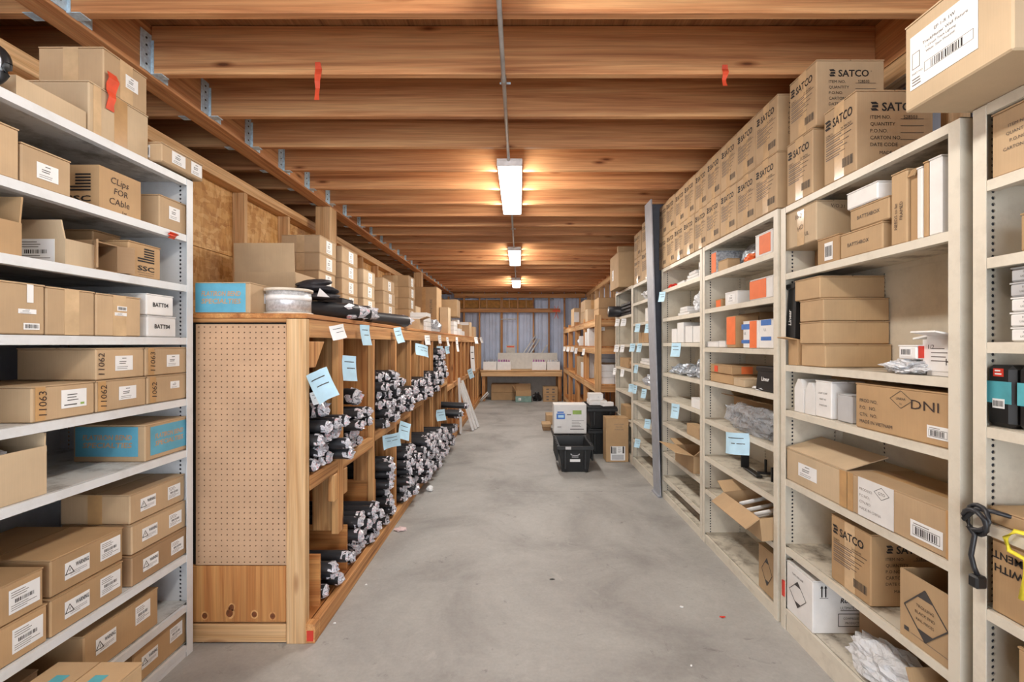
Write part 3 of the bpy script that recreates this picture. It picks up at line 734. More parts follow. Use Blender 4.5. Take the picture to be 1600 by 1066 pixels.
# top of the shelving
carton('taped tan carton on top of another carton above the white shelving, white address sticker', -1.735, -1.50, 1.63, 1.822, 2.308, 2.46, tape='FR', dec=[(lab_plain(.055, .05), 'R', .62, .55)], tmat='tape_clear')
carton('crumpled wide tan carton on the top shelf carrying the taped carton', -1.84, -1.497, 1.572, 1.825, 2.124, 2.306, 'card_pale', tape='R', dec=[(lab_plain(.10, .07), 'F', .36, .42), (lab_strip(.03, .17, 'tape_clear'), 'R', .12, .5, 'packing_tape')])
open_box('low open carton with torn front on the top shelf of the white shelving', -1.72, -1.497, 1.345, 1.562, 2.124, 2.19, 'card_pale', {'L': -20}, flen=.05)
blob('plastic_bag', 'clear plastic bag in the low torn carton on the top shelf', 'bag', -1.68, -1.53, 1.37, 1.53, 2.131, 2.205, 'bag_white', 3, .2)
c = carton('flat tan carton with two white stickers at the end of the top shelf', -1.76, -1.452, 1.835, 2.075, 2.131, 2.209, 'card', dec=[(lab_plain(.075, .05), 'R', .38, .52), (lab_plain(.065, .055), 'R', .82, .5), (lab_code(.03, .05), 'F', .8, .5)])
def red_tag(label, x, y, z0, z1, wdt=.035, facing='R'):
    m = MB(); n = 6
    for i in range(n):
        a, b = z1 - (z1 - z0) * i / n, z1 - (z1 - z0) * (i + 1) / n
        oa, ob = .006 * math.sin(i * 1.9), .006 * math.sin((i + 1) * 1.9); wa, wb_ = wdt * (.8 + .2 * math.sin(i)), wdt * (.8 + .2 * math.sin(i + 1))
        for t in (0, .0015):
            if facing == 'R': vs = [(x + oa + t, y, a), (x + oa + t, y + wa, a), (x + ob + t, y + wb_, b), (x + ob + t, y, b)]
            else: vs = [(x, y + oa + t, a), (x + wa, y + oa + t, a), (x + wb_, y + ob + t, b), (x, y + ob + t, b)]
            m.add(vs, [(0, 1, 2, 3)], 'red_tag')
    o = mbo('red_ribbon', m, None, (x, y, z0)); return tag(o, label, 'ribbon')
red_tag('long red ribbon hanging down the corner of the two cartons above the white shelving', -1.488, 1.632, 2.24, 2.375, .045)
m = MB(); pts = [(-1.62 + .07 * math.cos(a), 1.45, 2.45 + .07 * math.sin(a)) for a in [k * math.pi / 8 for k in range(17)]]
# ring of hose on the top shelf edge
m = MB(); cxh, czh = -1.512, 2.186
for r0, mt in ((.051, 'black_plastic'), (.036, 'white_print')): m.tube([(cxh + r0 * math.cos(k * math.pi / 12), 1.29, czh + r0 * math.sin(k * math.pi / 12)) for k in range(25)], .011, mt, 8, False)
tag(mbo('hose_coil', m, None, (cxh, 1.29, 2.124)), 'black and white coiled hose standing on the top shelf of the white shelving', 'hose')
# second shelf
z = LL[1]
SL('tall tan carton nearest the camera on the second shelf of the white shelving', z, -60, 30, .155, .3)
SL('tan carton with a large white sticker beside the handwritten clips carton', z, 33, 111, .122, .32, dec=[(lab_plain(.065, .05), 'R', .5, .45)])
cl = MB(); cl.text('marker', 'CLips', -.045, .025, .034, 0, rot=-.02, shear=.15); cl.text('marker', 'FOR', -.03, -.012, .032, 0, shear=.1); cl.text('marker', 'CAble', -.05, -.052, .034, 0, rot=.02, shear=.1); cl.text('marker', '1st', .005, -.078, .018, 0)
CLIPS = cl.mesh('handwriting')
def ssc(s):
    m = MB()
    for k in range(6): m.rect(-.4 * s if k > 3 else -.1 * s, .42 * s - .1 * s * k, (.8 if k > 3 else .5) * s, .055 * s, 0, 'ink')
    m.text('ink', 'SSC', -.4 * s, -.42 * s, .26 * s, 0, True, sx=.8 / (.26 * TXT[('SSC', True)][2])); m.text('ink_grey', 'ELECTRONIC SECURITY CORP', -.4 * s, -.52 * s, .06 * s, 0, sx=.8 / (.06 * TXT[('ELECTRONIC SECURITY CORP', False)][2])); m.text('ink_grey', 'UNITED STATES OF AMERICA', -.34 * s, -.61 * s, .055 * s, 0)
    return m.mesh('lettering')
o = open_box('tan carton with Clips for Cable handwritten on its side', XL - .013 - .26, XL - .013, YP(155, XL - .013), YP(220, XL - .013), z + E, z + .152, 'card_brown', {}, dec=[(CLIPS, 'R', .5, .52, 'handwriting'), (ssc(.11), 'F', .72, .45, 'lettering')])
blob('plastic_bag', 'clear plastic bag bulging out of the handwritten clips carton', 'bag', XL - .25, XL - .04, 1.635, 1.765, z + .04, z + .178, 'bag_clear', 5, .12)
SL('tan carton with white sticker at the far end of the second shelf, white shelving', z, 249, 299, .137, .34, dec=[(lab_plain(.06, .055), 'R', .5, .55)])
red_tag('short red ribbon hanging from the second shelf edge of the white shelving', XL + .004, 1.90, 1.835, 1.862, .05)
# third shelf
z = LL[2]
open_box('opened carton at the near end of the third shelf of the white shelving', XL - .36, XL - .013, 1.16, YP(34, XL - .013), z + E, z + .10, 'card_brown', {'L': 25, 'B': 5}, flen=.08)
x1 = XL - .013
open_box('open carton with a large white printed sheet and torn raised flap', x1 - .17, x1, YP(102, x1), YP(150, x1), z + E, z + .085, 'card_pale', {'F': 12}, dec=[(lab_ship(.12, .08), 'F', .45, .5)], flen=.06)
carton('tan carton with a bluish sticker set back behind the torn open carton', XL - .44, XL - .145, 1.72, 1.84, z + E, z + .175, 'card_brown', dec=[(lab_ship(.075, .09), 'R', .55, .45), (lab_ship(.06, .05), 'F', .8, .3)])
o = open_box('small open brown carton lying on its side before the flag logo box', XL - .15, XL - .045, 1.60, 1.70, z + .001, z + .16, 'card_dark', {'F': 35, 'B': 40}, flen=.05)
o.rotation_euler = (0, R(90), 0); o.location = (XL - .19, 1.648, z + .0545)
SL('carton with black striped flag print on the third shelf of the white shelving', z, 201, 251, .137, .115, .02, mat='card_brown', dec=[(ssc(.10), 'R', .52, .52, 'lettering')])
# fourth shelf
z = LL[3]
SL('tan carton with a white tape strip and barcode stickers, fourth shelf of white shelving', z, -50, 70, .157, .36, dec=[(lab_strip(.018, .055, 'paper'), 'R', .78, .8), (lab_plain(.05, .014), 'R', .74, .45), (lab_code(.045, .02), 'R', .8, .16)])
SL('plain tan carton between two stickered cartons on the fourth shelf of the white shelving', z, 72, 148, .155, .36, tape='R', tmat='tape_clear')
SL('tan carton with two small stickers beside the white battery boxes', z, 150, 220, .153, .36, dec=[(lab_code(.04, .017), 'R', .55, .68), (lab_plain(.05, .012), 'R', .52, .54)], tape='R', tmat='tape_clear')
BAT = cached(lambda h: (lambda m: (m.text('ink', 'BATT04', 0, -h / 2, h, 0, True, 'C'), m.mesh('lettering'))[1])(MB()))
BATM = BAT(.024)
for k, (a, b, lb) in enumerate(((230, 275, 'lower of two white boxes lettered in black on the white shelving'), (229, 271, 'upper of two white boxes lettered in black on the white shelving'))):
    SL(lb, z + k * .089, a, b, .0875, .3, .02, mat='card_white', name='white_box', dec=[(BATM, 'R', .5, .55, 'lettering')], flaps=False)
# fifth shelf: two layers
z = LL[4]
hw = {}
for s_ in ('11063', '11062', '1062'):
    m = MB(); m.text('marker', s_, 0, -.014, .034, 0, al='C', shear=.1); hw[s_] = m.mesh('handwriting')
UPR = R(90)
SL('carton with green mark sticker, near end of the lower row on the fifth white shelf', z, 49, 148, .113, .36, dec=[(lab_green(.085, .06), 'R', .64, .55), (lab_strip(.03, .105, 'tape'), 'R', .12, .5, 'packing_tape'), (hw['11063'], 'R', .14, .5, 'handwriting', UPR)])
SL('carton in the middle of the lower row on the fifth white shelf', z, 150, 228, .113, .36, dec=[(lab_plain(.075, .05), 'R', .6, .52), (lab_strip(.03, .105, 'tape'), 'R', .1, .5, 'packing_tape'), (hw['11062'], 'R', .12, .5, 'handwriting', UPR)])
SL('carton at the far end of the lower row on the fifth white shelf', z, 230, 298, .113, .36, dec=[(lab_plain(.05, .03), 'R', .65, .6), (lab_strip(.03, .105, 'tape'), 'R', .12, .5, 'packing_tape'), (hw['1062'], 'R', .14, .5, 'handwriting', UPR)])
SL('carton in the upper row on the fifth white shelf, beside the gap', z + .114, 150, 225, .115, .28, dec=[(lab_plain(.075, .055), 'R', .55, .5), (hw['11062'], 'R', .08, .5, 'handwriting', UPR)])
SL('carton at the far end of the upper row on the fifth white shelf', z + .114, 227, 298, .115, .28, dec=[(lab_plain(.07, .05), 'R', .62, .5), (lab_strip(.03, .108, 'tape'), 'R', .12, .5, 'packing_tape'), (hw['11063'], 'R', .14, .5, 'handwriting', UPR)])
# sixth shelf
z = LL[5]
o = open_box('worn tan carton with blue bag inside at the near end of the sixth white shelf', XL - .30, XL - .013, 1.2, YP(73, XL - .013), z + E, z + .152, 'card_pale', {'B': 2}, flen=.04)
blob('plastic_bag', 'bluish plastic bag sticking out of the worn tan carton', 'bag', XL - .27, XL - .04, 1.22, 1.40, z + .05, z + .178, 'bag_white', 8, .3)
def bluewrap(w, h):
    m = MB(); m.rect(-w / 2, -h / 2, w, h, 0, 'card_blue')
    for s_, y in (('FLATIRON BEND', h * .06), ('SPECIALTIES', -h * .20)):
        m.text('card_edge', s_, -w * .38, y, h * .24, .0004, True, sx=w * .78 / (h * .24 * TXT[(s_, True)][2]), shear=.12)
    return m.mesh('print')
c = carton('blue printed carton on the sixth shelf of the white shelving', XL - .30, XL - .013, 1.80, 2.03, z + E, z + .148, 'card', dec=[(bluewrap(.25, .118), 'F', .47, .55, 'printed_panel'), (bluewrap(.195, .115), 'R', .53, .52, 'printed_panel')])
# seventh shelf
z = LL[6]
W2 = lambda: [(lab_warn(.075, .05), 'R', .3, .5), (lab_ship(.07, .055), 'R', .78, .5)]
for k, lb in enumerate(('bottom', 'middle', 'topmost')):
    SL(lb + ' carton of the far stack with warning stickers on the seventh white shelf', z + k * .118, 206 if k != 2 else 203, (294, 290, 291)[k], .117, .27, .012 + .008 * k, mat='card_dark' if k == 0 else 'card', dec=W2(), tape='F', tmat='tape')
for k, lb in enumerate(('lower', 'upper')):
    SL(lb + ' carton of the middle stack with warning stickers on the seventh white shelf', z + k * .124, 79, 192, .123, .40, .012 + .006 * k, mat='card_brown', dec=[(lab_warn(.085, .055), 'R', .33, .5), (lab_ship(.08, .065), 'R', .8, .55)])
for k, lb in enumerate(('lower', 'upper')):
    SL(lb + ' carton of the stack nearest the camera on the seventh white shelf', z + k * .12, -90, 74 - 6 * k, .119, .34, .012, mat='card_brown', dec=[(lab_ship(.085, .07), 'R', .78, .5)])
# eighth and bottom shelf
z = LL[7]
SL('long carton with warning sticker on the eighth white shelf', z, 131, 247, .152, .34, .02, mat='card_brown', dec=[(lab_warn(.08, .055), 'R', .26, .55), (lab_ship(.07, .07), 'R', .76, .62)])
SL('dark topped carton at the near end of the eighth white shelf', z, -90, 60, .12, .36, .06, mat='card_dark')
z = LL[8]
SL('carton with warning sticker at the far end of the bottom white shelf', z, 208, 293, .14, .36, .02, mat='card_brown', dec=[(lab_warn(.08, .05), 'R', .28, .5), (lab_ship(.07, .06), 'R', .78, .6)])
o = carton('tan carton with turquoise tape standing on the floor before the white shelving', -1.468, -1.20, 1.02, 1.44, .001, .376, 'card_new', seam='y')
for k in (-1, 1):
    m = MB(); m.rect(-.02, -.06, .04, .12, 0, 'teal'); on_face(o, (.268, .42, .375), 'T', m.mesh('tape_strip'), .5 + k * .22, .72, 'turquoise_tape', .001)

# ================================================================= CREAM SHELVING, FRONT FACES -X
def SR(label, z, pl, pr, h, depth=.27, sb=.011, **kw):
    x0 = XR + sb; return carton(label, x0, x0 + depth, YP(pr, x0), YP(pl, x0), z + E, z + h, **kw)
# big cartons along the tops
def satco(label, x0, y0, y1, z0, z1, dx=.297, rz=0, side=True):
    me = satco_end(cut(y1 - y0), cut(z1 - z0)); dec = [(me, 'L', .5, .5, 'lettering')]
    if side: dec.append((satco_side(cut(dx), cut(z1 - z0)), 'F', .52, .5, 'lettering'))
    return carton(label, x0, x0 + dx, y0, y1, z0, z1, 'card', dec, rz=rz, tape='L', tmat='tape_clear', flaps=False, group='big lettered cartons on top of the cream shelving')
satco('single big carton lettered in black, nearest on the top of the cream shelving', XR + .001, 1.735, 1.918, L1[0] + E, L1[0] + .31)
satco('lower big carton lettered in black behind the single nearest one', XR + .002, 1.995, 2.185, L1[0] + E, L1[0] + .288)
satco('upper big carton lettered in black behind the single nearest one', XR + .004, 1.972, 2.168, L1[0] + .290, L1[0] + .575)
st = .2152
ords = ['first', 'second', 'third', 'fourth', 'fifth', 'sixth', 'seventh', 'eighth', 'ninth']
for i in range(9):
    y0 = 2.272 + st * i - (.0 if i < 4 else .028 * 0); zt = (L2 if i < 4 else L3)[0] + .006
    for k in range(2):
        j = random.uniform(-.004, .004)
        satco('%s lettered carton, %s column along the long double row on the cream shelving' % ('upper' if k else 'lower', ords[i]), XR + .004 + j + .003 * k, y0 + .002, y0 + st - .002, zt + k * .288, zt + k * .288 + .286, side=(i == 0))
# far end of the tops
for (y0, y1, z0, z1, dx, lb) in ((4.42, 4.80, 2.052, 2.36, .31, 'lower big carton just past the steel column on the shelving top'), (4.40, 4.78, 2.362, 2.65, .31, 'upper big carton just past the steel column on the shelving top'),
                             (4.82, 5.10, 2.052, 2.33, .3, 'lower carton, second beyond the steel column on the shelving top'), (4.82, 5.10, 2.332, 2.60, .3, 'upper carton, second beyond the steel column on the shelving top')):
    satco(lb, XR + .002, y0, y1, z0, z1, dx)
carton('tan carton with a white sticker overhanging the end of the last metal bay', 1.19, 1.56, 5.45, 5.95, 2.073, 2.50, 'card_new', dec=[(lab_plain(.09, .13), 'L', .35, .42)])
carton('tan sheet of carton standing on the carton overhanging the last metal bay', 1.26, 1.50, 5.80, 5.86, 2.502, 2.64, 'card_new', flaps=False)
# ---- nearest bay
m = MB(); plate(m, .19, .15)
m.text('ink', 'EP 1-R 1W', -.02, .05, .013, .0008); m.text('ink', 'TrackMaster Wall Fixture', -.055, .032, .0115, .0008, sx=1.05); m.text('ink', '1-Circuit Track Lighting', -.045, .018, .009, .0008); m.text('ink', 'White  Stem Mounted', -.045, .005, .009, .0008)
m.rect(-.088, -.02, .024, .045, .0006, 'ink_soft'); m.rect(-.086, -.018, .02, .041, .0008, 'paper')
for a in ((-.05, -.045, .135, .001), (-.05, -.02, .135, .001), (-.05, -.045, .001, .026), (.084, -.045, .001, .026)): m.rect(*a, .0008, 'ink_grey')
bars(m, -.03, -.043, .09, .021, 4); m.text('ink_soft', 'PART NO', -.088, -.036, .008, .0008); lines(m, -.088, -.05, .03, 3, .008, .003, 5)
BIGLAB = m.mesh('label')
o = carton('big tan carton with a large barcode label overhanging the nearest cream bay', 1.112, 1.50, 1.02, 1.306, L0[0] + .001, L0[0] + .246, 'card_pale', dec=[(BIGLAB, 'L', .40, .52)], tape='F', tmat='tape_clear', flaps=True)
SR('carton with faded black lettering on the second shelf of the nearest cream bay', L0[1], 1549, 1660, .178, .25, dec=[(printed(.012, .02, 'ink_grey', 0, False, 'ITEM NO.', 'QUANTITY', 'P.O.NO.', 'CARTON NO.'), 'L', .42, .55, 'lettering')])
SR('tan carton at the frame edge on the third shelf of the nearest cream bay', L0[2], 1594, 1680, .10, .22, mat='card_brown')
for k in range(5):
    SR('%s of five flat boxes on the fourth shelf, nearest cream bay' % ('lowest', 'second lowest', 'middle', 'second highest', 'topmost')[k], L0[3] + .0395 * k, 1579 - (k % 2) * 1.5, 1690, .039, .22, .02, mat='card_white' if k < 3 else 'card_grey', name='flat_box', flaps=False, dec=[(printed(.007, .011, 'ink_grey', 0, False, 'PART NO', 'LIGHT CORP.'), 'L', .3, .5, 'lettering')], group='flat white boxes')
def pack(label, y0, y1, z0, seed):
    dz = .17
    m = MB(); m.box(-.05, .05, -(y1 - y0) / 2, (y1 - y0) / 2, 0, dz, 'black_plastic')
    o = mkobj('black_package', m.mesh('pack', .012), None, (XR + .075, (y0 + y1) / 2, z0)); tag(o, label, 'package'); d = (.1, y1 - y0, dz)
    wd = y1 - y0
    on_face(o, d, 'L', lab_strip(cut(wd * .9), .06, 'teal'), .5, .56, 'teal_panel')
    m = MB(); plate(m, wd * .36, .022, 'red'); m.rect(-wd * .12, -.006, wd * .24, .004, .0008, 'white_print'); m.rect(-wd * .12, .003, wd * .2, .004, .0008, 'white_print'); on_face(o, d, 'L', m.mesh('badge'), .5, .88, 'red_badge')
    on_face(o, d, 'L', lab_code(cut(wd * .42), .026), .52, .38, 'sticker', .002)
    return o
pack('black plastic package with turquoise panel on the fifth shelf, nearest to the post', 1.205, 1.278, L0[4] + E, 1)
o = pack('black plastic package with turquoise panel, second from the post', 1.118, 1.198, L0[4] + E, 2)
carton('low tan carton behind the yellow cord on the sixth shelf of the nearest cream bay', XR + .02, XR + .27, 1.10, 1.265, L0[5] + E, L0[5] + .045, 'card_new')
m = MB(); pts = []
cx_, cy_ = XR - .02, 1.285
for k in range(30):
    a = k / 29 * 2 * math.pi * 1.8; pts.append((XR - .020 - .010 * math.sin(a * .7), 1.258 + .036 * math.cos(a), .888 + .0008 * k + .036 * math.sin(a)))
m.tube([(XR + .10, 1.19, .905), (XR + .03, 1.205, .925), (XR - .008, 1.225, .935), (XR - .016, 1.26, .93)] + pts + [(XR - .03, 1.252, .86), (XR - .03, 1.262, .80), (XR - .028, 1.256, .77), (XR - .022, 1.252, .748)], .0062, 'rubber', 8)
ck = thing('power_cable', 'black power cable looped over the shelf edge of the nearest cream bay', 'cable', (XR - .02, 1.255, .715)); mbo('cord', m, ck)
m = MB(); m.box(XR - .038, XR - .006, 1.238, 1.266, .715, .75, 'black_plastic'); mbo('plug', m, ck, None, .005)
m = MB(); m.tube([(XR + .02, 1.15, .90), (XR - .008, 1.17, .905), (XR - .012, 1.19, .88), (XR - .012, 1.18, .85), (XR - .013, 1.14, .845), (XR - .013, 1.14, .80), (XR - .014, 1.15, .74)], .006, 'yellow', 8)
tag(mbo('yellow_cord', m, None, (XR - .01, 1.16, .74)), 'yellow cord hanging over the sixth shelf edge of the nearest cream bay', 'cord')
m = MB(); m.text('ink', 'OPEN WITH', -.09, .0, .028, 0, True, rot=0); m.text('ink', 'DOCUMENT', -.09, -.035, .028, 0, True)
SR('tan carton printed upside down in black on the seventh shelf of the nearest cream bay', L0[6], 1549, 1690, .202, .25, mat='card_brown', dec=[(m.mesh('lettering'), 'L', .36, .66, 'lettering', R(180))])
SR('tan carton on the lowest visible shelf of the nearest cream bay', L0[7], 1590, 1700, .2, .25, mat='card_brown')
# ---- second bay
z = L1[1]
hx = MB(); hx.text('marker', '18-2', -.05, .03, .03, 0); hx.text('marker', 'HD', -.03, -.03, .03, 0, rot=.2); hx.text('marker', 'UL', .02, -.06, .024, 0)
hv = MB(); hv.text('marker', 'V/O.31', -.03, 0, .022, 0, rot=-.1)
carton('handwritten tan carton resting on smaller boxes, second shelf of the vietnam carton bay', XR + .012, XR + .165, 1.985, 2.225, z + .1165, z + .292, 'card_pale', dec=[(hx.mesh('handwriting'), 'L', .6, .55, 'handwriting'), (hv.mesh('handwriting'), 'F', .6, .82, 'handwriting'), (lab_strip(.05, .16, 'tape_clear'), 'L', .55, .45, 'packing_tape')], flaps=False)
SR('small brown carton with barcode label under the handwritten tan carton', z, 1277, 1311, .114, .2, .02, mat='card_brown', dec=[(lab_code(.05, .075), 'L', .55, .45)])
carton('plain brown carton at the back holding up the handwritten tan carton', XR + .15, XR + .295, 2.02, 2.21, z + E, z + .115, 'card_dark')
BB = MB(); BB.text('ink_grey', 'BATT54BOX', 0, -.01, .02, 0, al='C'); BBM = BB.mesh('lettering')
SR('lower tan box stencilled in black below the white tray box', z, 1313, 1379, .1, .26, mat='card_new', dec=[(BBM, 'L', .45, .52, 'lettering')], flaps=False)
SR('upper tan box stencilled in black below the white tray box', z + .101, 1328, 1389, .083, .26, mat='card_new', dec=[(BBM, 'L', .5, .55, 'lettering')], flaps=False)
SR('flat white box resting on the two stencilled tan boxes', z + .185, 1323, 1371, .066, .26, .004, mat='card_white', name='white_box', flaps=False)
fr = MB(); fr.text('marker', 'NEEDS to be', -.06, .004, .017, 0); fr.text('marker', 'FRAMED', -.03, -.018, .017, 0)
SR('tall narrow tan carton with upright handwriting on the second shelf', z, 1392, 1417, .25, .25, mat='card_new', dec=[(fr.mesh('handwriting'), 'L', .5, .45, 'handwriting', R(90))], flaps=False)
open_box('torn tall brown carton between the handwritten narrow carton and white boxes', XR + .02, XR + .25, 1.4845, 1.514, z + E, z + .24, 'card_brown', {'L': 150}, flen=.03)
carton('red packet inside the torn tall brown carton', XR + .05, XR + .22, 1.491, 1.508, z + .008, z + .205, 'red', name='red_packet', flaps=False, cat='packet')
SR('narrow white carton standing beside the torn tall carton', z, 1432, 1441, .235, .24, mat='card_white', name='white_box', flaps=False)
SR('thin brown carton standing between two white cartons', z, 1442, 1450, .245, .24, mat='card_brown', flaps=False)
SR('tall white carton standing at the near end of the second shelf', z, 1451, 1471, .245, .2, mat='card_white', name='white_box', flaps=False)
z = L1[2]
offs = (.0, -.006, -.004, .02)
for k in range(4):
    yo = (0, .003, .008, .012)[k]; x0 = XR + .012 + (.012, .008, .008, 0)[k] * 0
    carton('%s of four long plain brown boxes stacked on the third shelf' % ('lowest', 'second lowest', 'second highest', 'topmost')[k], XR + .012, XR + .2955, 1.926 + (0, .012, .012, .035)[k], 2.09 + (0, .012, .012, .05)[k], z + E + .1 * k, z + .0995 * (k + 1), 'card_new', group='four long brown boxes', flaps=True)
open_box('small open brown carton under the black case on the third shelf', XR + .012, XR + .16, 2.118, 2.19, z + E, z + .122, 'card_brown', {'L': 80}, flen=.06)
def black_case(label, x0, x1, y0, y1, z0, z1, face, rot=0):
    p = thing('black_case', label, 'case', ((x0 + x1) / 2, (y0 + y1) / 2, z0)); m = MB()
    q = .018
    m.add([(x0, y0, z0), (x1, y0, z0), (x1, y1, z0), (x0, y1, z0), (x0 + q * .6, y0 + q * .4, z1), (x1, y0 + q * .4, z1), (x1, y1 - q * .4, z1), (x0 + q * .6, y1 - q * .4, z1)],
          [(0, 3, 2, 1), (4, 5, 6, 7), (0, 1, 5, 4), (1, 2, 6, 5), (2, 3, 7, 6), (3, 0, 4, 7)], 'black_plastic'); mbo('case_body', m, p, None, .006)
    m = MB(); m.box(x0 + .004, x1, y0 - .002, y1 + .002, z1 - .02, z1 + .008, 'black_plastic'); mbo('case_lid', m, p, None, .005)
    d = MB(); d.text('white_print', 'Linear', 0, -.012, .03, 0, True, 'C', 0, 1.0, .15)
    return p, d.mesh('lettering')
p, d = black_case('black plastic case with white lettering standing on the third shelf', XR + .014, XR + .13, 2.15, 2.222, z + .124, z + .385, 'L')
o = on_face(p, (.116, .072, .26), 'L', d, .5, .4, 'lettering', -.001, R(90)); o.location.x -= 0
mtag = MB(); plate(mtag, .12, .1, 'card_white'); mtag.text('marker', '1/2', -.04, .02, .02, .0008); mtag.text('marker', 'HD', .02, -.03, .03, .0008); lines(mtag, -.03, .02, .07, 4, .013, .003, 3)
open_box('white printed carton with its flap open at the near end of the third shelf', XR + .03, XR + .25, 1.372, 1.465, z + E, z + .13, 'card_white', {'L': 80, 'B': 100}, dec=[(mtag.mesh('label'), 'L', .5, .5, 'printed_panel')], name='open_white_carton', flen=.06)
carton('small red and white box lying before the white printed carton', XR + .004, XR + .085, 1.475, 1.545, z + .052, z + .098, 'card_white', dec=[(lab_code(.045, .03), 'L', .45, .5), (lab_strip(.07, .04, 'red'), 'F', .5, .5, 'red_panel')], name='small_box', flaps=False)
blob('plastic_bag', 'white plastic bag hanging over the third shelf edge under the small red box', 'bag', XR - .02, XR + .12, 1.46, 1.63, z + .002, z + .05, 'bag_white', 12, .45)
z = L1[3]
def gable(label, y0, y1, h):
    x0, x1 = XR + .02, XR + .2; m = MB(); yc = (y0 + y1) / 2
    m.add([(x0, y0, z + E), (x0, y1, z + E), (x0, y1, z + h * .72), (x0, yc + .01, z + h), (x0, yc - .01, z + h), (x0, y0, z + h * .72), (x1, y0, z + E), (x1, y1, z + E), (x1, y1, z + h * .72), (x1, yc + .01, z + h), (x1, yc - .01, z + h), (x1, y0, z + h * .72)],
          [(0, 5, 4, 3, 2, 1), (6, 7, 8, 9, 10, 11), (0, 1, 7, 6), (1, 2, 8, 7), (2, 3, 9, 8), (3, 4, 10, 9), (4, 5, 11, 10), (5, 0, 6, 11)], 'card_white')
    tag(mbo('white_box', m, None, ((x0 + x1) / 2, yc, z)), label, 'box')
gable('white carton with folded gable top by the far post of the fourth shelf', 2.085, 2.155, .155)
gable('second white carton with folded gable top on the fourth shelf', 2.005, 2.075, .145)
carton('plain brown carton at the back of the fourth shelf behind the white boxes', XR + .19, XR + .295, 1.90, 2.15, z + E, z + .17, 'card_brown')
SR('white carton with dark printed band standing on the fourth shelf', z, 1274, 1299, .16, .14, .02, mat='card_white', name='white_box', flaps=False, dec=[(printed(.01, .026, 'ink_grey', 0, False, 'LIGHT CORP.', 'PART NO', 'TWIST-ON'), 'L', .5, .5, 'lettering')])
SR('grey carton beside the vietnam carton on the fourth shelf', z, 1308, 1331, .115, .16, .03, mat='card_grey', name='grey_box', flaps=False)
m = MB(); t = .018
for i, s_ in enumerate(('PROD NO.', 'P.O.   NO.', 'CTN.  NO.', 'MADE IN VIETNAM')): m.text('ink_grey', s_, -.17, .015 - .026 * i, t, 0)
m.text('marker', 'DNI', .055, .02, .044, 0, sx=1.4); cx_, cy_ = 0.015, .045
for a, b in (((-.045, 0), (0, .03)), ((0, .03), (.045, 0)), ((.045, 0), (0, -.03)), ((0, -.03), (-.045, 0))): m.bar((cx_ + a[0], cy_ + a[1], 0), (cx_ + b[0], cy_ + b[1], 0), .0014, .0004, 'ink_grey')
m.text('ink_grey', 'LINEAR', cx_, cy_ - .002, .012, 0, al='C'); m.text('ink_grey', 'UL', cx_, cy_ - .018, .009, 0, al='C')
x0 = XR + .008
carton('long tan carton with block lettering about Vietnam on the fourth shelf', x0, x0 + .28, 1.336, YP(1337, x0), z + E, z + .17, 'card_brown', dec=[(m.mesh('lettering'), 'L', .47, .5, 'lettering'), (lab_frame(.075, .04), 'L', .84, .25)])
z = L1[4]
o = carton('tan carton with white sticker and lifted flap on the fifth shelf', x0, x0 + .27, 1.797, 2.20, z + E, z + .15, 'card_pale', dec=[(lab_plain(.13, .06), 'L', .40, .5), (lab_strip(.04, .145, 'tape'), 'L', .96, .5, 'packing_tape')], flaps=False, seam='x')
m = MB(); m.add([(x0 + .002, y, z + .151) for y in (1.80, 2.198)] + [(x0 + .17, 2.198, z + .20), (x0 + .17, 1.80, z + .20)] + [(x0 + .002, y, z + .155) for y in (1.80, 2.198)] + [(x0 + .17, 2.198, z + .204), (x0 + .17, 1.80, z + .204)],
               [(0, 1, 2, 3), (7, 6, 5, 4), (0, 4, 5, 1), (1, 5, 6, 2), (2, 6, 7, 3), (3, 7, 4, 0)], 'card_pale'); mbo('lifted_flap', m, o)
m = MB(); plate(m, .165, .145, 'card_white'); dc = (.03, .04)
for a, b in (((-.034, 0), (0, .022)), ((0, .022), (.034, 0)), ((.034, 0), (0, -.022)), ((0, -.022), (-.034, 0))): m.bar((dc[0] + a[0], dc[1] + a[1], .0008), (dc[0] + b[0], dc[1] + b[1], .0008), .0014, .0004, 'ink_grey')
m.text('ink', 'GTO', dc[0], dc[1] - .006, .015, .0008, al='C')
for i, s_ in enumerate(('PROD.NO.', 'P.O.NO.:', 'CTN.NO.', 'MADE IN CHINA ')): m.text('ink_soft', s_, -.075, .025 - .024 * i, .014, .0008)
carton('tan carton with a white printed sheet and barcode on the fifth shelf', x0, x0 + .25, 1.345, 1.79, z + E, z + .152, 'card', dec=[(m.mesh('label'), 'L', .315, .5), (lab_frame(.115, .055), 'L', .78, .32), (lab_strip(.03, .148, 'tape'), 'L', .035, .5, 'packing_tape'), (lab_strip(.03, .148, 'tape'), 'L', .965, .5, 'packing_tape')], seam='y', tape='T')
z = L1[5]
x0 = XR + .022
carton('tan carton lettered 24 packs on the sixth shelf', x0, x0 + .265, 1.69, 1.905, z + E, z + .272, 'card_brown', dec=[(satco_end(.215, .272), 'L', .5, .5, 'lettering'), (satco_side(.265, .272), 'F', .55, .5, 'lettering')], tape='L', tmat='tape_clear')
m = MB()
def diamond(m, w, h, frame, mat='ink'):
    P = [(-w / 2, 0), (0, h / 2), (w / 2, 0), (0, -h / 2)]
    for a, b in zip(P, P[1:] + P[:1]): m.bar((a[0], a[1], 0), (b[0], b[1], 0), frame, .0004, mat)
    for s_ in (1, -1):
        q = .38; m.add([(0, s_ * h / 2, 0), (-w * q / 2 * .98, s_ * h / 2 * (1 - q), 0), (w * q / 2 * .98, s_ * h / 2 * (1 - q), 0)], [(0, 1, 2)], mat)
